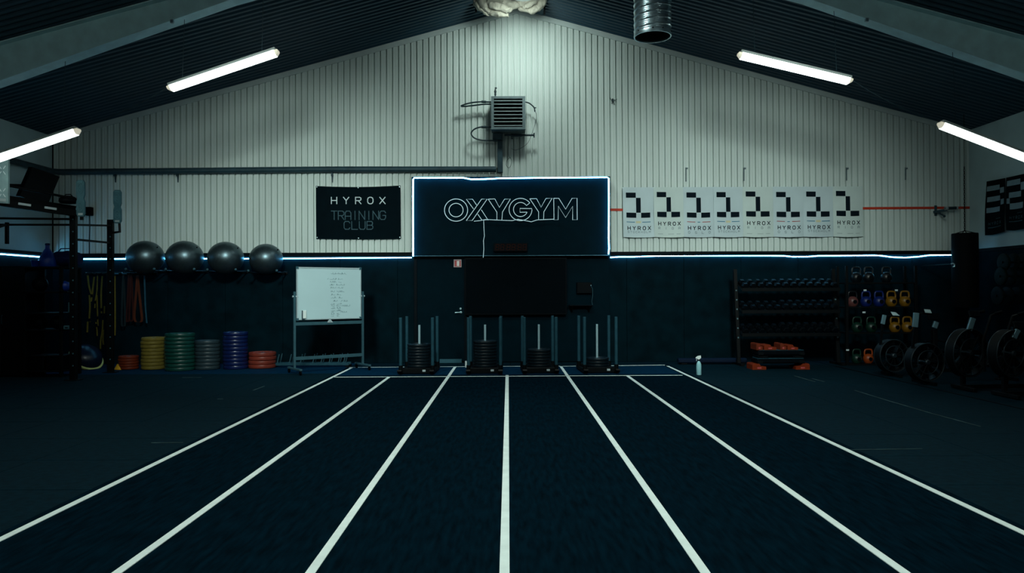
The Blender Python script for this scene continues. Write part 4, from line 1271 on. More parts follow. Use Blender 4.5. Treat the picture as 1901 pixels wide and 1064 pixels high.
# target boards (two lobes with a waist), on short arms
def target(x0, x1, y0, y1, y, lean, m='target'):
    W = [(.18, 0), (.82, 0), (1, .07), (1, .40), (.86, .50), (1, .60), (1, .93), (.84, 1), (.16, 1), (0, .93), (0, .60), (.14, .50), (0, .40), (0, .07)]
    mb = MB(O_)
    a = P(x0, y1, y)
    pts = [P(x0 + u * (x1 - x0) + lean * v, y0 + v * (y1 - y0), y) for u, v in W]
    n = len(pts)
    dv = Vector((0, .035, 0))
    mb.add(pts + [p + dv for p in pts], [tuple(range(n)), tuple(range(2 * n - 1, n - 1, -1))] + [(k, n + k, n + (k + 1) % n, (k + 1) % n) for k in range(n)])
    bd = mb.build('target_board', M[m], t)
    pp = lambda u, v: P(x0 + u * (x1 - x0) + lean * v, y0 + v * (y1 - y0), y - .004)
    mb = MB(O_)
    for cv in (.24, .74):
        q = [pp(.5 + .30 * math.cos(a_), cv + .13 * math.sin(a_)) for a_ in [2 * math.pi * k / 16 for k in range(16)]]
        mb.tube(q, .006, 5, True)
        q = [pp(.5 + .13 * math.cos(a_), cv + .05 * math.sin(a_)) for a_ in [2 * math.pi * k / 10 for k in range(10)]]
        mb.tube(q, .006, 5, True)
    mb.build('target_ring', M['target_line'], bd)
    mb = MB(O_); mb.bar(pp(.22, .935), pp(.78, .935), .006, .036)
    mb.build('white_strip', M['target_white'], bd)
    mb = MB(O_); mb.bar(pp(.2, .05), pp(.8, .06), .006, .025)
    mb.build('top_strip', M['target_line'], bd)
    return pp
pp = target(141, 156.5, 334, 402, Y1 - .08, .6)
mb = MB(O_); c = pp(.5, .9); mb.bar(c + Vector((0, .03, 0)), (U1.x, Y1, z1 - .06), .05, .06); mb.bar(c + Vector((0, .04, .4)), c + Vector((0, .04, -.12)), .05, .03, (0, 1, 0)); mb.build('target_arm', M['black_steel'], t)
pp = target(210, 224.5, 352.5, 414.5, Y2 - .08, .3)
mb = MB(O_); c = pp(.45, .9); mb.bar(c + Vector((0, .03, 0)), (U2.x, Y2, z2 - .05), .05, .06); mb.tube([c + Vector((.02, .05, 0)), c + Vector((.03, .05, -.22)), (U2.x, Y2, c.z - .24)], .025, 8); mb.build('target_arm', M['black_steel'], t)
# white target at the frame edge
def wt(px_, py): return P(px_, py, Y0 + .30)
mb = MB(O_)
q = [wt(-34, 293), wt(15, 295), wt(15, 378), wt(-34, 375)]
mb.add(q + [p + Vector((0, .04, 0)) for p in q], [(0, 1, 2, 3), (7, 6, 5, 4), (0, 4, 5, 1), (1, 5, 6, 2), (2, 6, 7, 3), (3, 7, 4, 0)])
bd = mb.build('target_board', M['target_pale'], t)
tag(bd, 'pale target board with crosses at the frame edge')
for cy in (316, 358):
    mb = MB(O_)
    for dx, dy in ((6, 8), (6, -8)):
        for s_ in (-1, 1):
            mb.bar(wt(4.5 + s_ * dx * .3, cy + s_ * dy * .3) + Vector((0, -.004, 0)), wt(4.5 + s_ * dx, cy + s_ * dy) + Vector((0, -.004, 0)), .012, .006, (0, 1, 0))
    mb.build('cross_mark', M['print_white'], bd)
mb = MB(O_); mb.bar(wt(-28, 369.5) + Vector((0, -.004, 0)), wt(11.5, 372) + Vector((0, -.004, 0)), .006, .048); mb.build('white_strip', M['target_white'], bd)
mb = MB(O_); mb.bar(wt(0, 376) + Vector((0, .03, 0)), wt(0, 360) + Vector((0, .06, 0)), .05, .05); mb.bar(wt(0, 374) + Vector((0, .05, 0)), ra2.lerp(rb2, .66), .05, .05); mb.build('target_arm', M['black_steel'], t)

# tilted screen on the side wall
c4 = [P(60, 310, 13.4), P(111, 328, 14.2), P(88, 382, 13.9), P(36.5, 364, 13.1)]
mid = sum(c4, Vector()) / 4
nrm = (c4[1] - c4[0]).cross(c4[3] - c4[0]).normalized()
if nrm.y > 0: nrm = -nrm
t = thing('tilted_screen', 'large tilted black screen bracketed to the grey side wall above the rig', 'television', mid)
mb = MB(mid); q = c4; mb.add(q + [p - nrm * .07 for p in q], [(0, 1, 2, 3), (7, 6, 5, 4), (0, 4, 5, 1), (1, 5, 6, 2), (2, 6, 7, 3), (3, 7, 4, 0)]); mb.build('casing', M['black'], t)
mb = MB(mid); q = [mid + (p - mid) * .95 + nrm * .003 for p in c4]; mb.add(q + [p - nrm * .002 for p in q], [(0, 1, 2, 3), (7, 6, 5, 4), (0, 4, 5, 1), (1, 5, 6, 2), (2, 6, 7, 3), (3, 7, 4, 0)]); mb.build('screen', M['black'], t)
mb = MB(mid); w_ = Vector((XL + .035, mid.y + .2, mid.z + .05)); mb.bar(mid - nrm * .07, w_, .06, .06); mb.box(w_, (.04, .25, .3), None, .006); mb.build('wall_arm', M['black_steel'], t)
# rounded bag on the storage rails
c = (ra.lerp(rb, .07) + ra2.lerp(rb2, .07)) / 2
zt_ = max(ra.lerp(rb, .12).z + .058, ra2.lerp(rb2, .12).z + .053)
t = thing('small_bag', 'dark rounded bag resting on top of the rig rails', 'bag', (c.x, c.y, zt_))
mb = MB(); mb.lathe([(.001, 0), (.12, 0), (.145, .03), (.14, .075), (.10, .115), (.05, .13), (.001, .132)], 24); mb.build('body', M['black'], t)
mb = MB(); mb.tube([(-.07, 0, .12), (-.04, 0, .155), (.04, 0, .155), (.07, 0, .12)], .010, 6); mb.build('handle', M['black_steel'], t)
# small box with a hanging cable on the gable wall
p = P(163, 392, D - .12)
t = thing('wall_box', 'small dark box on the ribbed wall behind the rig with a cable hanging down', 'electrical box', p)
mb = MB(p); px_box(mb, 158, 168.5, 384, 400, D - .14, .11, .008); mb.build('casing', M['black'], t)
mb = MB(p); mb.tube([P(166.5, 399, D - .10), P(167, 420, D - .09), P(166, 445, D - .08), P(166, 471, D - .06)], .009, 6); mb.build('cable', M['black_steel'], t)

# ------------------------------------------------------------------ left side: storage rack, cabinet and what they hold
a, b = P(64, 690, 13.55), P(131, 690, 13.55)
zs = P(90, 495, 13.3).z
t = thing('storage_rack', 'dark open storage rack behind the rig with blue things on top', 'rack', ((a.x + b.x) / 2, 13.55, 0))
w_ = b.x - a.x
for sx in (-1, 1):
    for sy in (-.28, .28):
        mb = MB(); mb.bar((sx * w_ / 2, sy, 0), (sx * w_ / 2, sy, zs - .01), .05, .05, (0, 1, 0), .003); mb.build('post', M['black_steel'], t)
SH = [.12, .85, 1.15, 1.53, zs]
for z in SH:
    mb = MB(); mb.box((0, 0, z - .015), (w_ + .05, .61, .03), None, .004); mb.build('shelf', M['black_steel'], t)
RX_, RY_ = t.location.x, 13.55
def ball_thing(name, x, y, z, r_, m, label, cat):
    t = thing(name, label, cat, (x, y, z))
    mb = MB(); mb.ball((0, 0, r_), r_, 20, 12); mb.build('shell', M[m], t)
    mb = MB(); mb.tube([(r_ * 1.004 * math.cos(a_), 0, r_ + r_ * 1.004 * math.sin(a_)) for a_ in [2 * math.pi * k / 20 for k in range(20)]], .003, 4, True); mb.build('seam', M['black_steel'], t)
    return t
p = P(117, 528, 13.30); ball_thing('slam_ball', p.x, 13.36, SH[3], .095, 'blue_jug', 'blue ball in the dark storage rack behind the rig upright', 'ball')
ball_thing('slam_ball', RX_ - .16, 13.45, SH[3], .13, 'black', 'black ball beside the blue ball in the storage rack', 'ball')
ball_thing('slam_ball', RX_ + .15, 13.45, SH[1], .12, 'black', 'black ball under the blue ball in the storage rack', 'ball')
ball_thing('slam_ball', RX_ - .16, 13.45, SH[1], .12, 'black', 'black ball on the middle shelf next to the tall cabinet', 'ball')
for x, lab in ((RX_ - .14, 'dark box on the lowest shelf next to the tall cabinet'), (RX_ + .17, 'dark box on the lowest shelf beside the rig upright')):
    t = thing('storage_box', lab, 'box', (x, 13.5, SH[0]))
    mb = MB(); mb.box((0, 0, .12), (.26, .40, .24), None, .012); mb.build('body', M['black'], t)
    mb = MB(); mb.box((0, 0, .25), (.28, .42, .03), None, .008); mb.build('lid', M['black_steel'], t)
# blue jug and bag on top
p = P(85, 493, 13.35)
t = thing('blue_jug', 'bright blue plastic jug with pointed spout on top of the storage rack', 'jug', (p.x, 13.4, zs))
mb = MB(); mb.lathe([(.001, 0), (.135, 0), (.145, .02), (.145, .12), (.13, .16), (.075, .27), (.038, .33), (.034, .40), (.001, .40)], 24); mb.build('body', M['blue_jug'], t)
mb = MB(); mb.lathe([(.04, .385), (.04, .42), (.025, .425), (.001, .425)], 14); mb.build('cap', M['blue_bag'], t)
p = P(66.5, 488, 13.30)
t = thing('blue_tub', 'small bright blue tub beside the blue jug', 'tub', (p.x, 13.28, zs))
mb = MB(); mb.lathe([(.001, 0), (.052, 0), (.066, .10), (.070, .104), (.060, .104), (.048, .01)], 20); mb.build('body', M['blue_jug'], t)
mb = MB(); mb.lathe([(.071, .102), (.071, .112), (.001, .112)], 20); mb.build('lid', M['blue_jug'], t)
p = P(110, 493, 13.4)
t = thing('blue_bag', 'dark blue padded bag on top of the storage rack beside the blue jug', 'bag', (p.x + .02, 13.6, zs))
mb = MB(); mb.grid(lambda u, v: Vector(((-.21 + .42 * u), -.2 * math.cos(v * math.pi * 2) * (1 - .2 * (2 * u - 1) ** 4), .15 + .145 * math.sin(v * math.pi * 2) * (1 - .25 * (2 * u - 1) ** 4) + .008 * math.sin(u * 14))), 12, 18)
for sx in (0, 1): mb.add([Vector(((-.21 + .42 * sx), -.16 * math.cos(v * math.pi / 9), .15 + .109 * math.sin(v * math.pi / 9))) for v in range(18)], [tuple(range(18))])
mb.build('body', M['blue_bag'], t)
mb = MB(); mb.tube([(-.12, -.05, .29), (-.08, -.05, .335), (.08, -.05, .335), (.12, -.05, .29)], .012, 6); mb.build('handle', M['blue_bag'], t)
# grey things on the rig post
for (x0, x1, y0, y1), lab in (((122, 127, 556, 575), 'small pale blue roller standing beside the rig upright'), ((115, 127, 601, 608), 'small pale blue block on the middle shelf by the rig upright')):
    p = P((x0 + x1) / 2, y1, 13.22)
    zz = SH[1] if y1 > 580 else SH[2]
    t = thing('foam_roller' if y1 < 580 else 'foam_block', lab, 'foam roller' if y1 < 580 else 'foam block', (p.x, 13.30, p.z if False else zz))
    mb = MB(); hh = (y1 - y0) / F * 13.3
    if y1 < 580:
        mb.cyl((0, 0, 0), (0, 0, hh), .026, 14, .006); mb.build('body', M['target'], t)
        mb = MB(); mb.lathe([(.010, hh), (.022, hh), (.022, hh + .004), (.010, hh + .004)], 14, None, True); mb.build('end_ring', M['black'], t)
    else:
        mb.box((0, 0, hh / 2), (.12, .09, hh), None, .01); mb.build('body', M['target'], t)
        mb = MB(); mb.box((0, -.046, hh / 2), (.05, .003, .02)); mb.build('label', M['black'], t)
# tall cabinet at the frame edge
a, b = P(-40, 690, 13.3), P(44, 690, 13.3)
zc = P(30, 494, 13.3).z
t = thing('tall_cabinet', 'tall dark grey cabinet against the side wall at the picture edge', 'cabinet', ((a.x + b.x) / 2, 13.6, 0))
w_ = b.x - a.x
mb = MB(); mb.box((0, 0, zc / 2), (w_, .58, zc), None, .006); mb.build('body', M['black'], t)
for sx in (-1, 1):
    mb = MB(); mb.box((sx * w_ / 4, -.295, zc / 2), (w_ / 2 - .012, .02, zc - .06), None, .004); dr = mb.build('door', M['black_steel'], t)
    mb = MB(); mb.tube([(sx * .03, -.305, .95), (sx * .03, -.335, .96), (sx * .03, -.335, 1.10), (sx * .03, -.305, 1.11)], .007, 6); mb.build('handle', M['sled_steel'], dr)

# ------------------------------------------------------------------ bands and straps on the wall rail
zr = P(215, 508, D - .22).z
a, b = P(150, 508, D - .22), P(285, 508, D - .22)
t = thing('band_rail', 'dark wall rail with hooks from which the bands and straps hang', 'rail', ((a.x + b.x) / 2, D - .12, zr))
mb = MB(); mb.box((0, .07, 0), (b.x - a.x, .03, .06), None, .004); mb.build('rail', M['black_steel'], t)
hooks = [163, 174, 181, 190, 213, 229, 239, 243, 255, 269]
for px_ in hooks:
    x = P(px_, 508, D - .2).x - t.location.x
    mb = MB(); mb.tube([(x, .07, .0), (x, -.12, -.005), (x, -.135, .02)], .011, 6); mb.build('hook', M['stand_steel' if px_ in (213, 229) else 'black_steel'], t)
def hang(name, pts2, w, m, label, y=D - .20, cat='strap', tw=(1, 0, 0), loops=None, buckle=None):
    o = P(*pts2[0][0], y)
    t = thing(name, label, cat, o, 0, 'bands and straps on the wall rail')
    for k, l in enumerate(pts2):
        mb = MB(o); q = smooth([P(x, yy, y + .012 * k) for x, yy in l], 5)
        mb.ribbon(q, w, .005, tw)
        mb.build('strand', M[m], t)
    mb = MB(o); mb.tube([o + Vector((.02 * math.cos(a_), -.005, .012 + .02 * math.sin(a_))) for a_ in [2 * math.pi * i / 12 for i in range(12)]], .004, 5, True); mb.build('ring', M['black_steel'], t)
    if buckle:
        for x, yy in buckle:
            mb = MB(o); mb.box(P(x, yy, y - .01), (.045, .02, .06), None, .005); mb.build('buckle', M['black'], t)
hang('suspension_strap', [[(163, 511), (165, 530), (170, 548)], [(175, 514), (173, 530), (171, 548), (169, 560)], [(166, 548), (167, 570), (166, 590), (167, 598)], [(163, 597), (162.5, 608), (162, 617)]], .034, 'y_strap', 'yellow suspension strap hanging in a V on the wall rail', buckle=[(170, 549), (166, 594)])
hang('suspension_strap', [[(181, 512), (180, 540), (177, 558), (176, 572)], [(180, 548), (181, 580), (182, 605)], [(178, 598), (180, 612), (180.5, 624)]], .024, 'y_strap', 'broken looking yellow strap with black buckles beside the V shaped one', buckle=[(176.5, 561), (181, 590), (179, 604)])
hang('suspension_strap', [[(190, 512), (188, 540), (188, 568), (188.5, 582)], [(194, 568), (193.5, 582)], [(191, 594), (190, 615), (187, 632), (186.5, 648)], [(192, 612), (191, 630), (192, 640)]], .030, 'y_strap', 'long yellow strap reaching down to the tilted balance dome', buckle=[(191, 588), (189, 575)])
hang('suspension_strap', [[(213, 512), (213, 540), (213.5, 560), (213.5, 600), (213, 623)]], .036, 'y_strap', 'yellow strap hanging just beside the rig upright')
hang('resistance_band', [[(255, 511), (253, 540), (250, 575), (249.5, 590), (252, 598)], [(255, 511), (258, 540), (262, 575), (263.5, 592), (261, 598), (252, 598)]], .050, 'o_band', 'orange resistance band loop hanging on the wall rail', cat='band')
hang('resistance_band', [[(243, 510), (242, 550), (240, 590), (243, 597)], [(244, 510), (246, 550), (247, 590), (243, 597)]], .040, 'r_band', 'dark red resistance band beside the orange band', cat='band')
hang('resistance_band', [[(239, 510), (237, 550), (235, 592), (237, 598)], [(239, 510), (240, 550), (239.5, 592), (237, 598)]], .035, 'r_band', 'narrow dark red resistance band, second from the orange band', cat='band')
hang('resistance_band', [[(268, 511), (269, 540), (270, 570), (272.5, 600)]], .030, 'b_band', 'thin blue resistance band beside the first grey gym ball', cat='band')
hang('resistance_band', [[(229, 510), (227, 550), (226, 600), (229, 606)], [(229, 510), (231, 550), (232, 600), (229, 606)]], .040, 'g_band', 'dark grey resistance band between the red bands and the rig upright', cat='band')

# tilted balance dome
c = P(160, 665, 14.75)
t = thing('balance_dome', 'balance dome with lime rim leaning on edge against the black wall', 'balance trainer', c)
ax = Vector((.62, -.30, .72)).normalized()
Mx = ax.to_track_quat('Z', 'Y').to_matrix().to_4x4()
r_ = .315
mb = MB(); mb.lathe([(r_ - .05, -.035), (r_ - .005, -.035), (r_ + .01, -.015), (r_ + .01, .015), (r_ - .012, .028), (r_ - .05, .02)], 36, Mx, True); mb.build('rim', M['bosu_ring'], t)
mb = MB(); mb.lathe([(r_ - .02, .02), (r_ - .04, .08), (r_ * .76, .155), (r_ * .5, .205), (r_ * .2, .225), (.001, .228)], 36, Mx); mb.build('dome', M['bosu_dome'], t)
mb = MB(); mb.lathe([(.001, -.03), (r_ - .04, -.03), (r_ - .04, -.02), (.001, -.02)], 24, Mx); mb.build('base', M['black'], t)

# ------------------------------------------------------------------ right side: dumbbell rack
YR = 14.9
a, b = P(1379, 688, 14.6), P(1567, 688, 14.6)
XC, WR = (a.x + b.x) / 2, b.x - a.x
t = thing('dumbbell_rack', 'black three tier rack full of dark dumbbells along the black wall', 'rack', (XC, YR, 0))
for sx in (-1, 1):
    mb = MB(); mb.bar((sx * WR / 2, -.05, .02), (sx * WR / 2, .18, 1.93), .07, .07, (1, 0, 0), .004); up = mb.build('upright', M['black_steel'], t)
    mb = MB(); mb.bar((sx * WR / 2, -.30, .025), (sx * WR / 2, .30, .025), .07, .05, (0, 0, 1), .004); mb.build('foot', M['black_steel'], t)
    for k in range(6):
        z = .55 + k * .19
        mb = MB(); f = (z - .02) / 1.91; y_ = -.05 + .23 * f
        mb.cyl((sx * WR / 2, y_ - .03, z), (sx * WR / 2, y_ - .045, z), .016, 8); mb.build('bolt', M['silver'], up)
tiers = [(1.56, 'top'), (1.12, 'middle'), (.66, 'lowest')]
SL = .32
for z, _ in tiers:
    Rt = Matrix.Rotation(SL, 3, 'X')
    mb = MB(); mb.box((0, -.02, z), (WR - .06, .40, .018), Rt, .003); mb.box((0, -.21, z - .045), (WR - .04, .02, .07), None, .003); mb.box((0, .17, z + .08), (WR - .06, .02, .07), None, .003)
    mb.build('shelf', M['black_steel'], t)
def make_dumbbell():
    t = thing('dumbbell', '', 'dumbbell', (0, 0, 0), 0, 'dark dumbbells on the rack')
    for sy in (-1, 1):
        mb = MB(); Mx = Matrix.Translation((0, sy * .115, 0)) @ Matrix.Rotation(math.pi / 2, 4, 'X')
        mb.lathe([(.001, -.055), (.052, -.055), (.068, -.040), (.068, .040), (.052, .055), (.001, .055)], 6, Mx)
        for i in range(len(mb.sm)): mb.sm[i] = False
        mb.build('head', M['black'], t)
    mb = MB(); mb.tube([(0, -.07, 0), (0, -.035, 0), (0, .035, 0), (0, .07, 0)], [.014, .018, .018, .014], 10); mb.build('handle', M['black_steel'], t)
    return t
db = None
NDB = 12
for z, tn in tiers:
    for i in range(NDB):
        o = make_dumbbell() if db is None else copy_tree(db)
        if db is None: db = o
        x = -WR / 2 + .11 + i * (WR - .22) / (NDB - 1)
        sc = [1.0, 1.08, 1.14][tiers.index((z, tn))] if i > 4 else .94
        o.location = (XC + x, YR - .025, z + .0088 + .0625 * sc)
        o.rotation_euler = (SL, 0, 0)
        o.scale = (sc, 1, sc)
        o['label'] = 'dark hex dumbbell, %s from the far wall end of the %s tier' % (ORD[NDB - 1 - i] if i < NDB - 1 else 'first', tn)
        if i == 0: o['label'] = 'dark hex dumbbell at the whiteboard end of the %s tier' % tn
# aerobic steps with orange risers
YA = 14.12
a, b = P(1391, 684, YA), P(1497, 684, YA)
xc, wa = (a.x + b.x) / 2, b.x - a.x
def riser(name, x, y, z, w, h_, label, top=False, m='orange', rz=0):
    t = thing(name, label, 'step riser', (x, y, z), rz)
    mb = MB(); mb.prism([(-w / 2, 0), (w / 2, 0), (w / 2, h_ * .5), (w * .12, h_ * .62), (0, h_), (-w * .42, h_), (-w / 2, h_ * .8)], (0, -.17, 0), (1, 0, 0), (0, 0, 1), (0, .34, 0)); mb.build('block', M[m], t)
    mb = MB(); mb.box((0, -.171, h_ * .3), (w * .3, .004, h_ * .25)); mb.build('slot', M['print_red'], t)
    return t
def platform(x, y, z, w, label):
    t = thing('step_platform', label, 'aerobic step', (x, y, z))
    mb = MB(); mb.box((0, 0, .045), (w, .36, .09), None, .02); mb.build('body', M['black'], t)
    mb = MB(); mb.box((0, 0, .095), (w - .04, .33, .010), None, .004); mb.build('top_mat', M['sled_steel'], t)
    for sx in (-1, 1):
        mb = MB(); mb.box((sx * (w / 2 - .06), -.175, .03), (.10, .02, .05), None, .004); mb.build('end_grip', M['black_steel'], t)
hq = .115
riser('step_riser', a.x + .135, YA, 0, .26, hq, 'orange step riser on the floor at the whiteboard end of the lower step')
riser('step_riser', b.x - .135, YA, 0, .26, hq, 'orange step riser on the floor at the kettlebell end of the lower step').scale = (-1, 1, 1)
zA = hq + .001
# the platform rests on the high part of both risers
platform(xc, YA, zA, wa - .18, 'lower black step platform standing on two orange risers')
platform(xc + .01, YA, zA + .155, wa - .20, 'upper black step platform stacked on the lower one')
mbs = zA + .155 + .102
# two flat spacers carry the upper step
for sx, lab in ((-1, 'dark spacer under the upper step at the whiteboard end'), (1, 'dark spacer under the upper step at the kettlebell end')):
    t = thing('step_spacer', lab, 'spacer', (xc + sx * .33, YA, zA + .1015)); mb = MB(); mb.box((0, 0, .026), (.2, .3, .052), None, .008); mb.build('block', M['black'], t)
    mb = MB(); mb.box((0, -.151, .026), (.1, .003, .02)); mb.build('slot', M['black_steel'], t)
for px_, w, h_, m, lab in ((1404.5, .12, .125, 'p_orange', 'dull orange riser standing behind at the whiteboard end of the step'), (1424, .23, .10, 'orange', 'bright orange riser, widest of those on the upper step'),
                           (1448, .11, .125, 'p_orange', 'dull orange riser standing in the middle of the upper step'), (1465.5, .20, .095, 'orange', 'bright orange riser nearest the kettlebells on the upper step')):
    riser('step_riser', P(px_, 640, YA).x, YA + (.0 if m == 'orange' else .0), mbs, w, h_, lab, True, m)

# ------------------------------------------------------------------ right side: kettlebell shelf
YK = 14.9
a, b = P(1577, 680, 14.6), P(1706, 680, 14.6)
XK, WK = (a.x + b.x) / 2, b.x - a.x
t = thing('kettlebell_rack', 'black open shelf with coloured kettlebells in the dark corner', 'rack', (XK, YK, 0))
zk = [EYE - (y - 541) / F * 14.75 for y in (678, 620, 572, 527)]
for sx in (-1, 1):
    for sy in (-.2, .2):
        mb = MB(); mb.bar((sx * WK / 2, sy, 0), (sx * WK / 2, sy, 1.98), .05, .05, (0, 1, 0), .003); mb.build('post', M['black_steel'], t)
for z in zk:
    mb = MB(); mb.box((0, 0, z - .014), (WK - .04, .44, .028), None, .004); mb.build('shelf', M['black_steel'], t)
for px_, py in ((1606, 539), (1664, 539), (1604, 580), (1573.5, 650)):
    p = P(px_, py, YK - .232); mb = MB(t.location); mb.box(p, (.06, .004, .032), None, .001); mb.build('shelf_tag', M['tag_white'], t)
def make_kettlebell(m, label, x, z, r_=.105, y=None):
    t = thing('kettlebell', label, 'kettlebell', (x, y or YK - .08, z), 0, 'kettlebells on the black shelf')
    mb = MB(); mb.lathe([(.001, 0), (r_ * .62, 0), (r_ * .70, .006), (r_ * .95, r_ * .55), (r_, r_ * .90), (r_ * .93, r_ * 1.32), (r_ * .72, r_ * 1.66), (r_ * .4, r_ * 1.86), (.001, r_ * 1.92)], 24); mb.build('body', M[m], t)
    mb = MB(); h0, h1 = r_ * 1.45, r_ * 2.75
    mb.tube(smooth([(-r_ * .70, 0, h0), (-r_ * .78, 0, h0 + r_ * .55), (-r_ * .70, 0, h1 - r_ * .25), (-r_ * .45, 0, h1), (r_ * .45, 0, h1), (r_ * .70, 0, h1 - r_ * .25), (r_ * .78, 0, h0 + r_ * .55), (r_ * .70, 0, h0)], 4), r_ * .17, 10); mb.build('handle', M[m if m != 'k_pink' else 'k_dark'], t)
    mb = MB(); mb.lathe([(.001, 0), (r_ * .36, 0), (r_ * .36, .006), (.001, .006)], 16, Matrix.Translation((0, -r_ * .985, r_ * .92)) @ Matrix.Rotation(math.pi / 2, 4, 'X')); mb.build('weight_disc', M['black'], t)
def kx(px_): return P(px_, 600, YK - .08).x
for px_, row, m, lab in ((1583, 2, 'k_pink', 'pink kettlebell at the rack end of the upper row'), (1608, 2, 'k_blue', 'bright blue kettlebell beside the pink one'), (1632, 2, 'k_blue', 'blue kettlebell between a blue and a yellow one'),
                         (1655, 2, 'k_yellow', 'yellow kettlebell beside the blue one on the upper row'), (1680, 2, 'k_yellow', 'yellow kettlebell at the corner end of the upper row'),
                         (1591, 1, 'k_green', 'green kettlebell at the rack end of the middle row'), (1617, 1, 'k_green', 'second green kettlebell of the middle row, under the blue ones'),
                         (1661, 1, 'k_yellow', 'yellow kettlebell on the middle row beside the green ones'), (1684, 1, 'k_yellow', 'yellow kettlebell at the corner end of the middle row'),
                         (1590, 0, 'k_green', 'green kettlebell on the bottom shelf'), (1611.5, 0, 'k_orange', 'orange kettlebell on the bottom shelf behind the first rower wheel'),
                         (1590, 3, 'k_dark', 'dark blue kettlebell on the top shelf at the rack end'), (1613, 3, 'k_dark', 'dark kettlebell in the middle of the top shelf'), (1646, 3, 'k_dark', 'dark kettlebell near the corner end of the top shelf')):
    make_kettlebell(m, lab, kx(px_), zk[row], .108 if row else .10)

# ------------------------------------------------------------------ right side: rowers and fan bikes
def fan_wheel(t, c, r_, ax, name='fan_cage', depth=.16):
    """Fan in a round cage; ax is the wheel axis (unit vector)."""
    ax = Vector(ax).normalized()
    Mx = Matrix.Translation(c) @ ax.to_track_quat('Z', 'Y').to_matrix().to_4x4()
    mb = MB()
    mb.lathe([(r_ - .012, -depth / 2), (r_, -depth / 2 + .012), (r_, depth / 2 - .012), (r_ - .012, depth / 2), (r_ - .03, depth / 2 - .01), (r_ - .03, -depth / 2 + .01)], 40, Mx, True)
    cage = mb.build(name, M['black_steel'], t)
    mb = MB()
    sp = MB()
    for sg in (-1, 1):
        for k, rr in enumerate((r_ - .006, r_ * .60)):
            mb.lathe([(rr + .008 * math.cos(a_), sg * depth / 2 + .008 * math.sin(a_)) for a_ in [2 * math.pi * i / 8 for i in range(8)]], 40, Mx, True)
        for k in range(12):
            a_ = 2 * math.pi * k / 12
            sp.tube([Mx @ Vector((.05 * math.cos(a_), .05 * math.sin(a_), sg * depth / 2)), Mx @ Vector(((r_ - .008) * math.cos(a_), (r_ - .008) * math.sin(a_), sg * depth / 2))], .004, 5)
    mb.build('cage_wire', M['rim_glint'], cage)
    sp.build('cage_spokes', M['black_steel'], cage)
    mb = MB()
    for k in range(8):
        a_ = 2 * math.pi * k / 8
        d = Vector((math.cos(a_), math.sin(a_), 0)); n_ = Vector((-math.sin(a_), math.cos(a_), 0))
        q = [d * .06 + n_ * .01, d * (r_ * .85) + n_ * .02, d * (r_ * .85) - n_ * .02, d * .06 - n_ * .01]
        vs = [Mx @ (p + Vector((0, 0, -depth * .3))) for p in q] + [Mx @ (p + Vector((0, 0, depth * .3))) for p in q]
        mb.add(vs, [(0, 1, 2, 3), (7, 6, 5, 4), (0, 4, 5, 1), (1, 5, 6, 2), (2, 6, 7, 3), (3, 7, 4, 0)])
    mb.build('fan_blades', M['black'], cage)
    mb = MB(); mb.lathe([(.001, -depth / 2 - .015), (.03, -depth / 2 - .015), (.045, -depth / 2), (.045, depth / 2), (.03, depth / 2 + .015), (.001, depth / 2 + .015)], 16, Mx); mb.build('hub', M['rim_glint'], cage)
def P2(px_, py, y, o): return P(px_, py, y) - Vector(o)
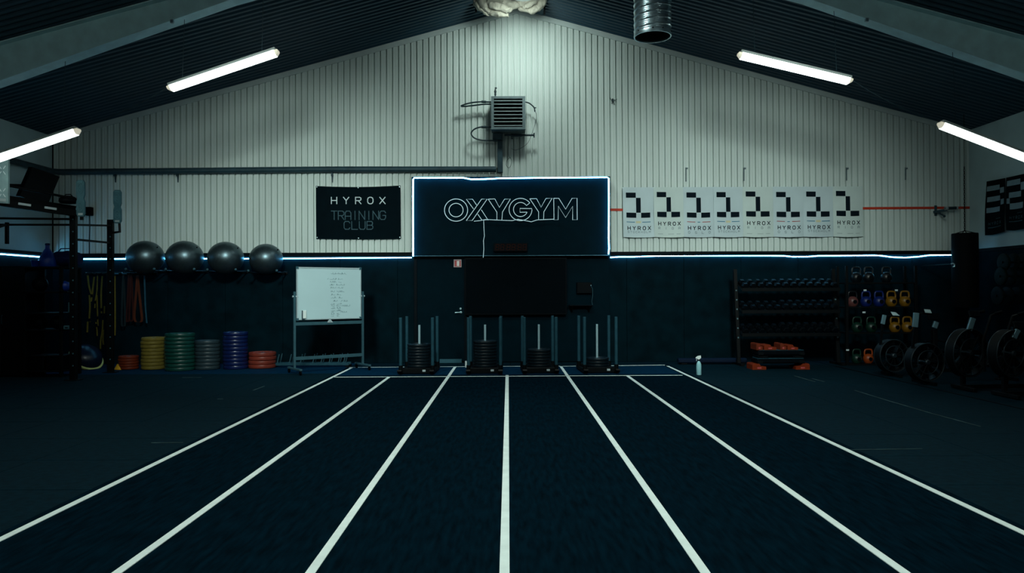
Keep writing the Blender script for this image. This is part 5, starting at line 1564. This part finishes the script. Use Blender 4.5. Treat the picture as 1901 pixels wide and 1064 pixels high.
def rower(hub, y, r_px, col, mon, label):
    c = P(*hub, y)
    t = thing('rowing_machine', label, 'rower', (c.x, y, 0))
    o = t.location
    z = c.z; r_ = r_px / F * y
    fan_wheel(t, Vector((0, 0, z)), r_, (.18, -1, .05))
    mb = MB(); mb.bar((.02, .12, z), (1.75, .55, .26), .06, .07, (0, 0, 1), .006); mb.build('monorail', M['black_steel'], t)
    mb = MB(); mb.bar((.03, .12, z), (.05, .12, .03), .05, .05, (1, 0, 0)); mb.bar((.05, -.22, .025), (.05, .42, .025), .05, .045); mb.build('front_leg', M['black_steel'], t)
    mb = MB(); mb.bar((1.68, .54, .27), (1.71, .54, .03), .05, .05, (1, 0, 0)); mb.bar((1.71, .34, .025), (1.71, .74, .025), .05, .045); mb.build('rear_leg', M['black_steel'], t)
    mb = MB(); mb.box((1.25, .42, .40), (.28, .32, .06), None, .025); mb.box((1.25, .42, .345), (.16, .12, .06), None, .01); mb.build('seat', M['black'], t)
    mb = MB(); mb.bar((.55, .06, .33), (.70, .06, .52), .12, .02); mb.bar((.55, .43, .33), (.70, .43, .52), .12, .02); mb.bar((.5, .0, .31), (.5, .48, .31), .08, .03); mb.build('foot_rest', M['black'], t)
    A, B = P2(*col[0], y - .05, o), P2(*col[1], y - .05, o)
    mb = MB(); mb.bar(A, B, (col[2]) / F * y, .035, (0, 1, 0), .005); mb.build('monitor_post', M['silver'], t)
    mb = MB(); mb.bar(A, Vector((A.x - .02, 0, z + r_ * .6)), .035, .035, (0, 1, 0)); mb.build('post_foot', M['black_steel'], t)
    m4 = [P2(px_, py, y + .05, o) for px_, py in mon]
    cm = sum(m4, Vector()) / 4
    mb = MB(); n_ = Vector((0, .05, -.02))
    ex = [cm + (p - cm) * 1.25 for p in m4]
    mb.add([p + Vector((0, .004, 0)) for p in ex] + [p + n_ for p in ex], [(0, 1, 2, 3), (7, 6, 5, 4), (0, 4, 5, 1), (1, 5, 6, 2), (2, 6, 7, 3), (3, 7, 4, 0)]); mo = mb.build('monitor', M['black'], t)
    mb = MB(); mb.add([p for p in m4] + [p + Vector((0, .004, 0)) for p in m4], [(0, 1, 2, 3), (7, 6, 5, 4), (0, 4, 5, 1), (1, 5, 6, 2), (2, 6, 7, 3), (3, 7, 4, 0)]); mb.build('display', M['pale_screen'], mo)
    mb = MB(); mb.tube([B + Vector((0, .02, -.03)), cm + Vector((0, .05, -.02))], .012, 8); mb.build('monitor_arm', M['black_steel'], t)
    mb = MB(); mb.tube([(.30, -.10, z + .12), (.28, .12, z + .13), (.30, .36, z + .12)], .016, 8); mb.tube([(.29, .12, z + .13), (.12, .10, z + .05)], .006, 5); mb.build('pull_handle', M['black'], t)
rower((1655, 660.5), 12.8, 30.5, ((1638.5, 602), (1642, 585), 7.0), ((1653.5, 578.8), (1663, 580), (1670.5, 586.3), (1657.5, 585.6)), 'rowing machine in front of the kettlebells, the farther one')
rower((1716, 672.5), 11.7, 35.5, ((1698.5, 607.5), (1701, 581), 10.0), ((1715.5, 574), (1727, 575), (1730, 581.5), (1717.5, 580.5)), 'rowing machine nearer the turf with tall silver monitor post')
def fan_bike(hub, y, r_px, col, label, facing=1):
    c = P(*hub, y)
    t = thing('fan_bike', label, 'exercise bike', (c.x, y, 0))
    o = t.location; z = c.z; r_ = r_px / F * y
    fan_wheel(t, Vector((0, 0, z)), r_, (.35, -1, 0), depth=.14)
    for x in (-.05, .95):
        mb = MB(); mb.bar((x, -.28, .035), (x, .28, .035), .06, .05, (0, 0, 1), .006); mb.build('floor_bar', M['black_steel'], t)
    mb = MB(); mb.bar((-.05, .02, .05), (.95, .02, .06), .08, .06); mb.bar((.0, .1, z), (.0, .1, .06), .06, .05, (1, 0, 0)); mb.bar((.02, .1, z), (.62, .05, .55), .07, .07); mb.build('frame', M['black_steel'], t)
    mb = MB(); mb.bar((.60, .05, .06), (.74, .05, .95), .06, .05, (1, 0, 0)); mb.build('seat_post', M['black_steel'], t)
    mb = MB(); mb.prism([(-.14, 0), (.14, -.10), (.17, 0), (.14, .10)], (.76, .05, .95), (1, 0, 0), (0, 1, 0), (0, 0, .06)); mb.build('seat', M['black'], t)
    for sy in (-.22, .24):
        mb = MB(); mb.tube([(.12, sy, .30), (.10, sy, .75), (.22, sy, 1.12), (.36, sy * .9, 1.16)], .018, 8); mb.build('arm_lever', M['black_steel'], t)
        mb = MB(); mb.tube([(.28, sy * .94, 1.14), (.40, sy * .88, 1.17)], .024, 10); mb.build('grip', M['black'], t)
    mb = MB(); mb.cyl((.42, -.16, .36), (.42, .20, .36), .03, 10); mb.bar((.42, -.16, .36), (.36, -.16, .20), .03, .02); mb.box((.35, -.22, .19), (.10, .10, .025), None, .005); mb.bar((.42, .20, .36), (.48, .20, .52), .03, .02); mb.box((.49, .26, .53), (.10, .10, .025), None, .005); mb.build('crank', M['black_steel'], t)
    A, B = P2(*col[0], y - .05, o), P2(*col[1], y - .05, o)
    mb = MB(); mb.bar(A, B, col[2] / F * y, .035, (0, 1, 0), .005); mb.build('monitor_post', M['silver'], t)
    mb = MB(); mb.bar(A, Vector((A.x * .6, .04, z + r_ * .4)), .04, .035, (0, 1, 0)); mb.build('post_foot', M['black_steel'], t)
    mb = MB(); mb.box(B + Vector((.03, .02, .06)), (.16, .03, .10), Matrix.Rotation(-.4, 3, 'X'), .008); mb.build('monitor', M['black'], t)
fan_bike((1795, 655), 11.0, 45, ((1799, 613.5), (1806.5, 590.5), 9.5), 'fan bike with silver monitor post below the dark hanging bag')
fan_bike((1873, 656), 10.25, 44, ((1882, 628), (1890, 612), 9.0), 'fan bike nearest the picture edge below the coloured plates')
# low frame with a silver column between rower and bikes
p = P(1737, 610, 13.9)
t = thing('ski_machine', 'dark upright machine with short silver column behind the rowers', 'exercise machine', (p.x, 13.9, 0))
mb = MB(); mb.box((0, 0, .03), (.5, .9, .06), None, .01); mb.build('base', M['black_steel'], t)
mb = MB(); mb.bar((0, .05, .06), (0, .05, p.z - .02), .10, .08, (1, 0, 0), .006); mb.build('column', M['black_steel'], t)
A, B = P2(1734.5, 609, 13.85, t.location), P2(1738.5, 597.5, 13.85, t.location)
mb = MB(); mb.bar(A, B, .085, .05, (0, 1, 0), .006); mb.build('silver_cap', M['silver'], t)
mb = MB(); mb.box(B + Vector((-.04, .02, .10)), (.22, .04, .14), Matrix.Rotation(-.35, 3, 'X'), .008); mb.build('monitor', M['black'], t)
mb = MB(); mb.tube([(-.22, 0, p.z - .25), (0, .06, p.z - .22), (.22, 0, p.z - .25)], .016, 8); mb.build('handle_bar', M['black'], t)

# ------------------------------------------------------------------ hanging bag, bracket and hooks in the corner
c = P(1791, 433, 14.85)
t = thing('punching_bag', 'dark hanging punching bag in the corner beside the check banners', 'punching bag', (c.x, 14.85, c.z))
r_ = 22 / F * 14.85
mb = MB(); mb.lathe([(.001, -1.5), (r_ * .95, -1.5), (r_, -1.47), (r_, -.02), (r_ * .97, -.004), (r_ * .6, 0), (.001, 0)], 32); mb.build('bag', M['navy_screen'], t)
for k in range(4):
    a_ = math.pi / 4 + k * math.pi / 2
    mb = MB(); mb.tube([(r_ * .85 * math.cos(a_), r_ * .85 * math.sin(a_), -.01), (0, 0, .05)], .008, 5); mb.build('strap', M['black_steel'], t)
mb = MB(); zt_ = zroof(c.x) - c.z - .01
z = .07
k = 0
while z < 1.32:
    q = [(.014 * math.cos(a_) * (1 if k % 2 else .15), .014 * math.cos(a_) * (.15 if k % 2 else 1), z + .032 * math.sin(a_)) for a_ in [2 * math.pi * i / 8 for i in range(8)]]
    mb.tube(q, .006, 4, True); z += .048; k += 1
mb.build('chain', M['black_steel'], t)['kind'] = 'stuff'
mb = MB(); mb.tube([(0, 0, 1.30), (0, 0, zt_)], .006, 5); mb.build('hanging_cable', M['black_steel'], t)
c = P(1752, 388, D - .06)
t = thing('bar_bracket', 'dark bracket on the red tape holding a short black and white bar', 'wall bracket', c)
mb = MB(c); p = P(1737, 391, D - .05); mb.box(p, (.05, .03, .22), None, .006); mb.build('wall_plate', M['pipe'], t)
mb = MB(c); mb.bar(P(1733, 394, D - .06), P(1758, 390, D - .28), .03, .05); mb.bar(P(1736, 392, D - .06), P(1753, 401, D - .30), .025, .025); mb.ball(P(1753, 401.5, D - .30), .028, 12, 8); mb.build('arm', M['pipe'], t)
mb = MB(c); A, B = P(1754, 387, D - .28), P(1777, 386, D - .24); mb.cyl(A, B, .032, 12, .004); mb.build('bar', M['hose'], t)
mb = MB(c)
for u0, u1 in ((0, .22), (.88, 1.02)): mb.cyl(A.lerp(B, u0), A.lerp(B, u1), .036, 12, .004)
mb.build('white_collar', M['target_white'], t)
p = P(1769, 492, 14.55)
t = thing('chrome_hook', 'small shiny chrome hook catching light beside the hanging bag', 'hook', p)
mb = MB(p); mb.tube([p + Vector((-.03, .02, .02)), p + Vector((0, 0, .03)), p + Vector((.03, 0, .01)), p + Vector((.03, 0, -.03)), p + Vector((0, .01, -.035))], .012, 8); mb.build('bend', M['chrome'], t)
mb = MB(p); mb.bar(p + Vector((-.03, .02, .02)), Vector((p.x - .03, D - .01, p.z + .02)), .02, .02); mb.build('stem', M['black_steel'], t)

# ------------------------------------------------------------------ plates on pegs at the side wall
yy0 = 13.6
t = thing('plate_pegs', 'dark wall rack with pegs for the dull green plates', 'rack', (XR - .06, yy0, 1.75))
for sy in (-.3, .3):
    mb = MB(); mb.box((.02, sy, 0), (.05, .07, 1.0), None, .005); mb.build('wall_post', M['black_steel'], t)
rows = [(1873, 487, 'p_dkgreen', 'upper'), (1868, 513, 'p_dkgreen', 'middle'), (1862, 549, 'p_teal', 'lower')]
for px_, py, m, rn in rows:
    # pegs point from the wall into the hall
    c = P(px_, py, yy0)
    mb = MB(t.location); mb.cyl(Vector((XR - .05, yy0, c.z)), Vector((c.x - .14, yy0, c.z)), .022, 10); mb.build('peg', M['black_steel'], t)
    mb = MB(t.location); mb.box((XR - .055, yy0, c.z), (.04, .70, .06), None, .004); mb.build('cross_bar', M['black_steel'], t)
    for k in range(3):
        r_ = .165 if rn != 'lower' else .17
        o = plate_mesh(r_, .05, m, 'weight_plate', .026, 'black_steel')
        o.location = (c.x - .12 + k * .175, yy0, c.z)
        o.rotation_euler = (0, math.pi / 2, 0)
        tag(o, 'dull %s plate, %s on the %s wall peg counted from the hall' % ('green' if m == 'p_dkgreen' else 'teal', ['first', 'second', 'third'][k], rn), 'weight plate', 'plates on the wall pegs')
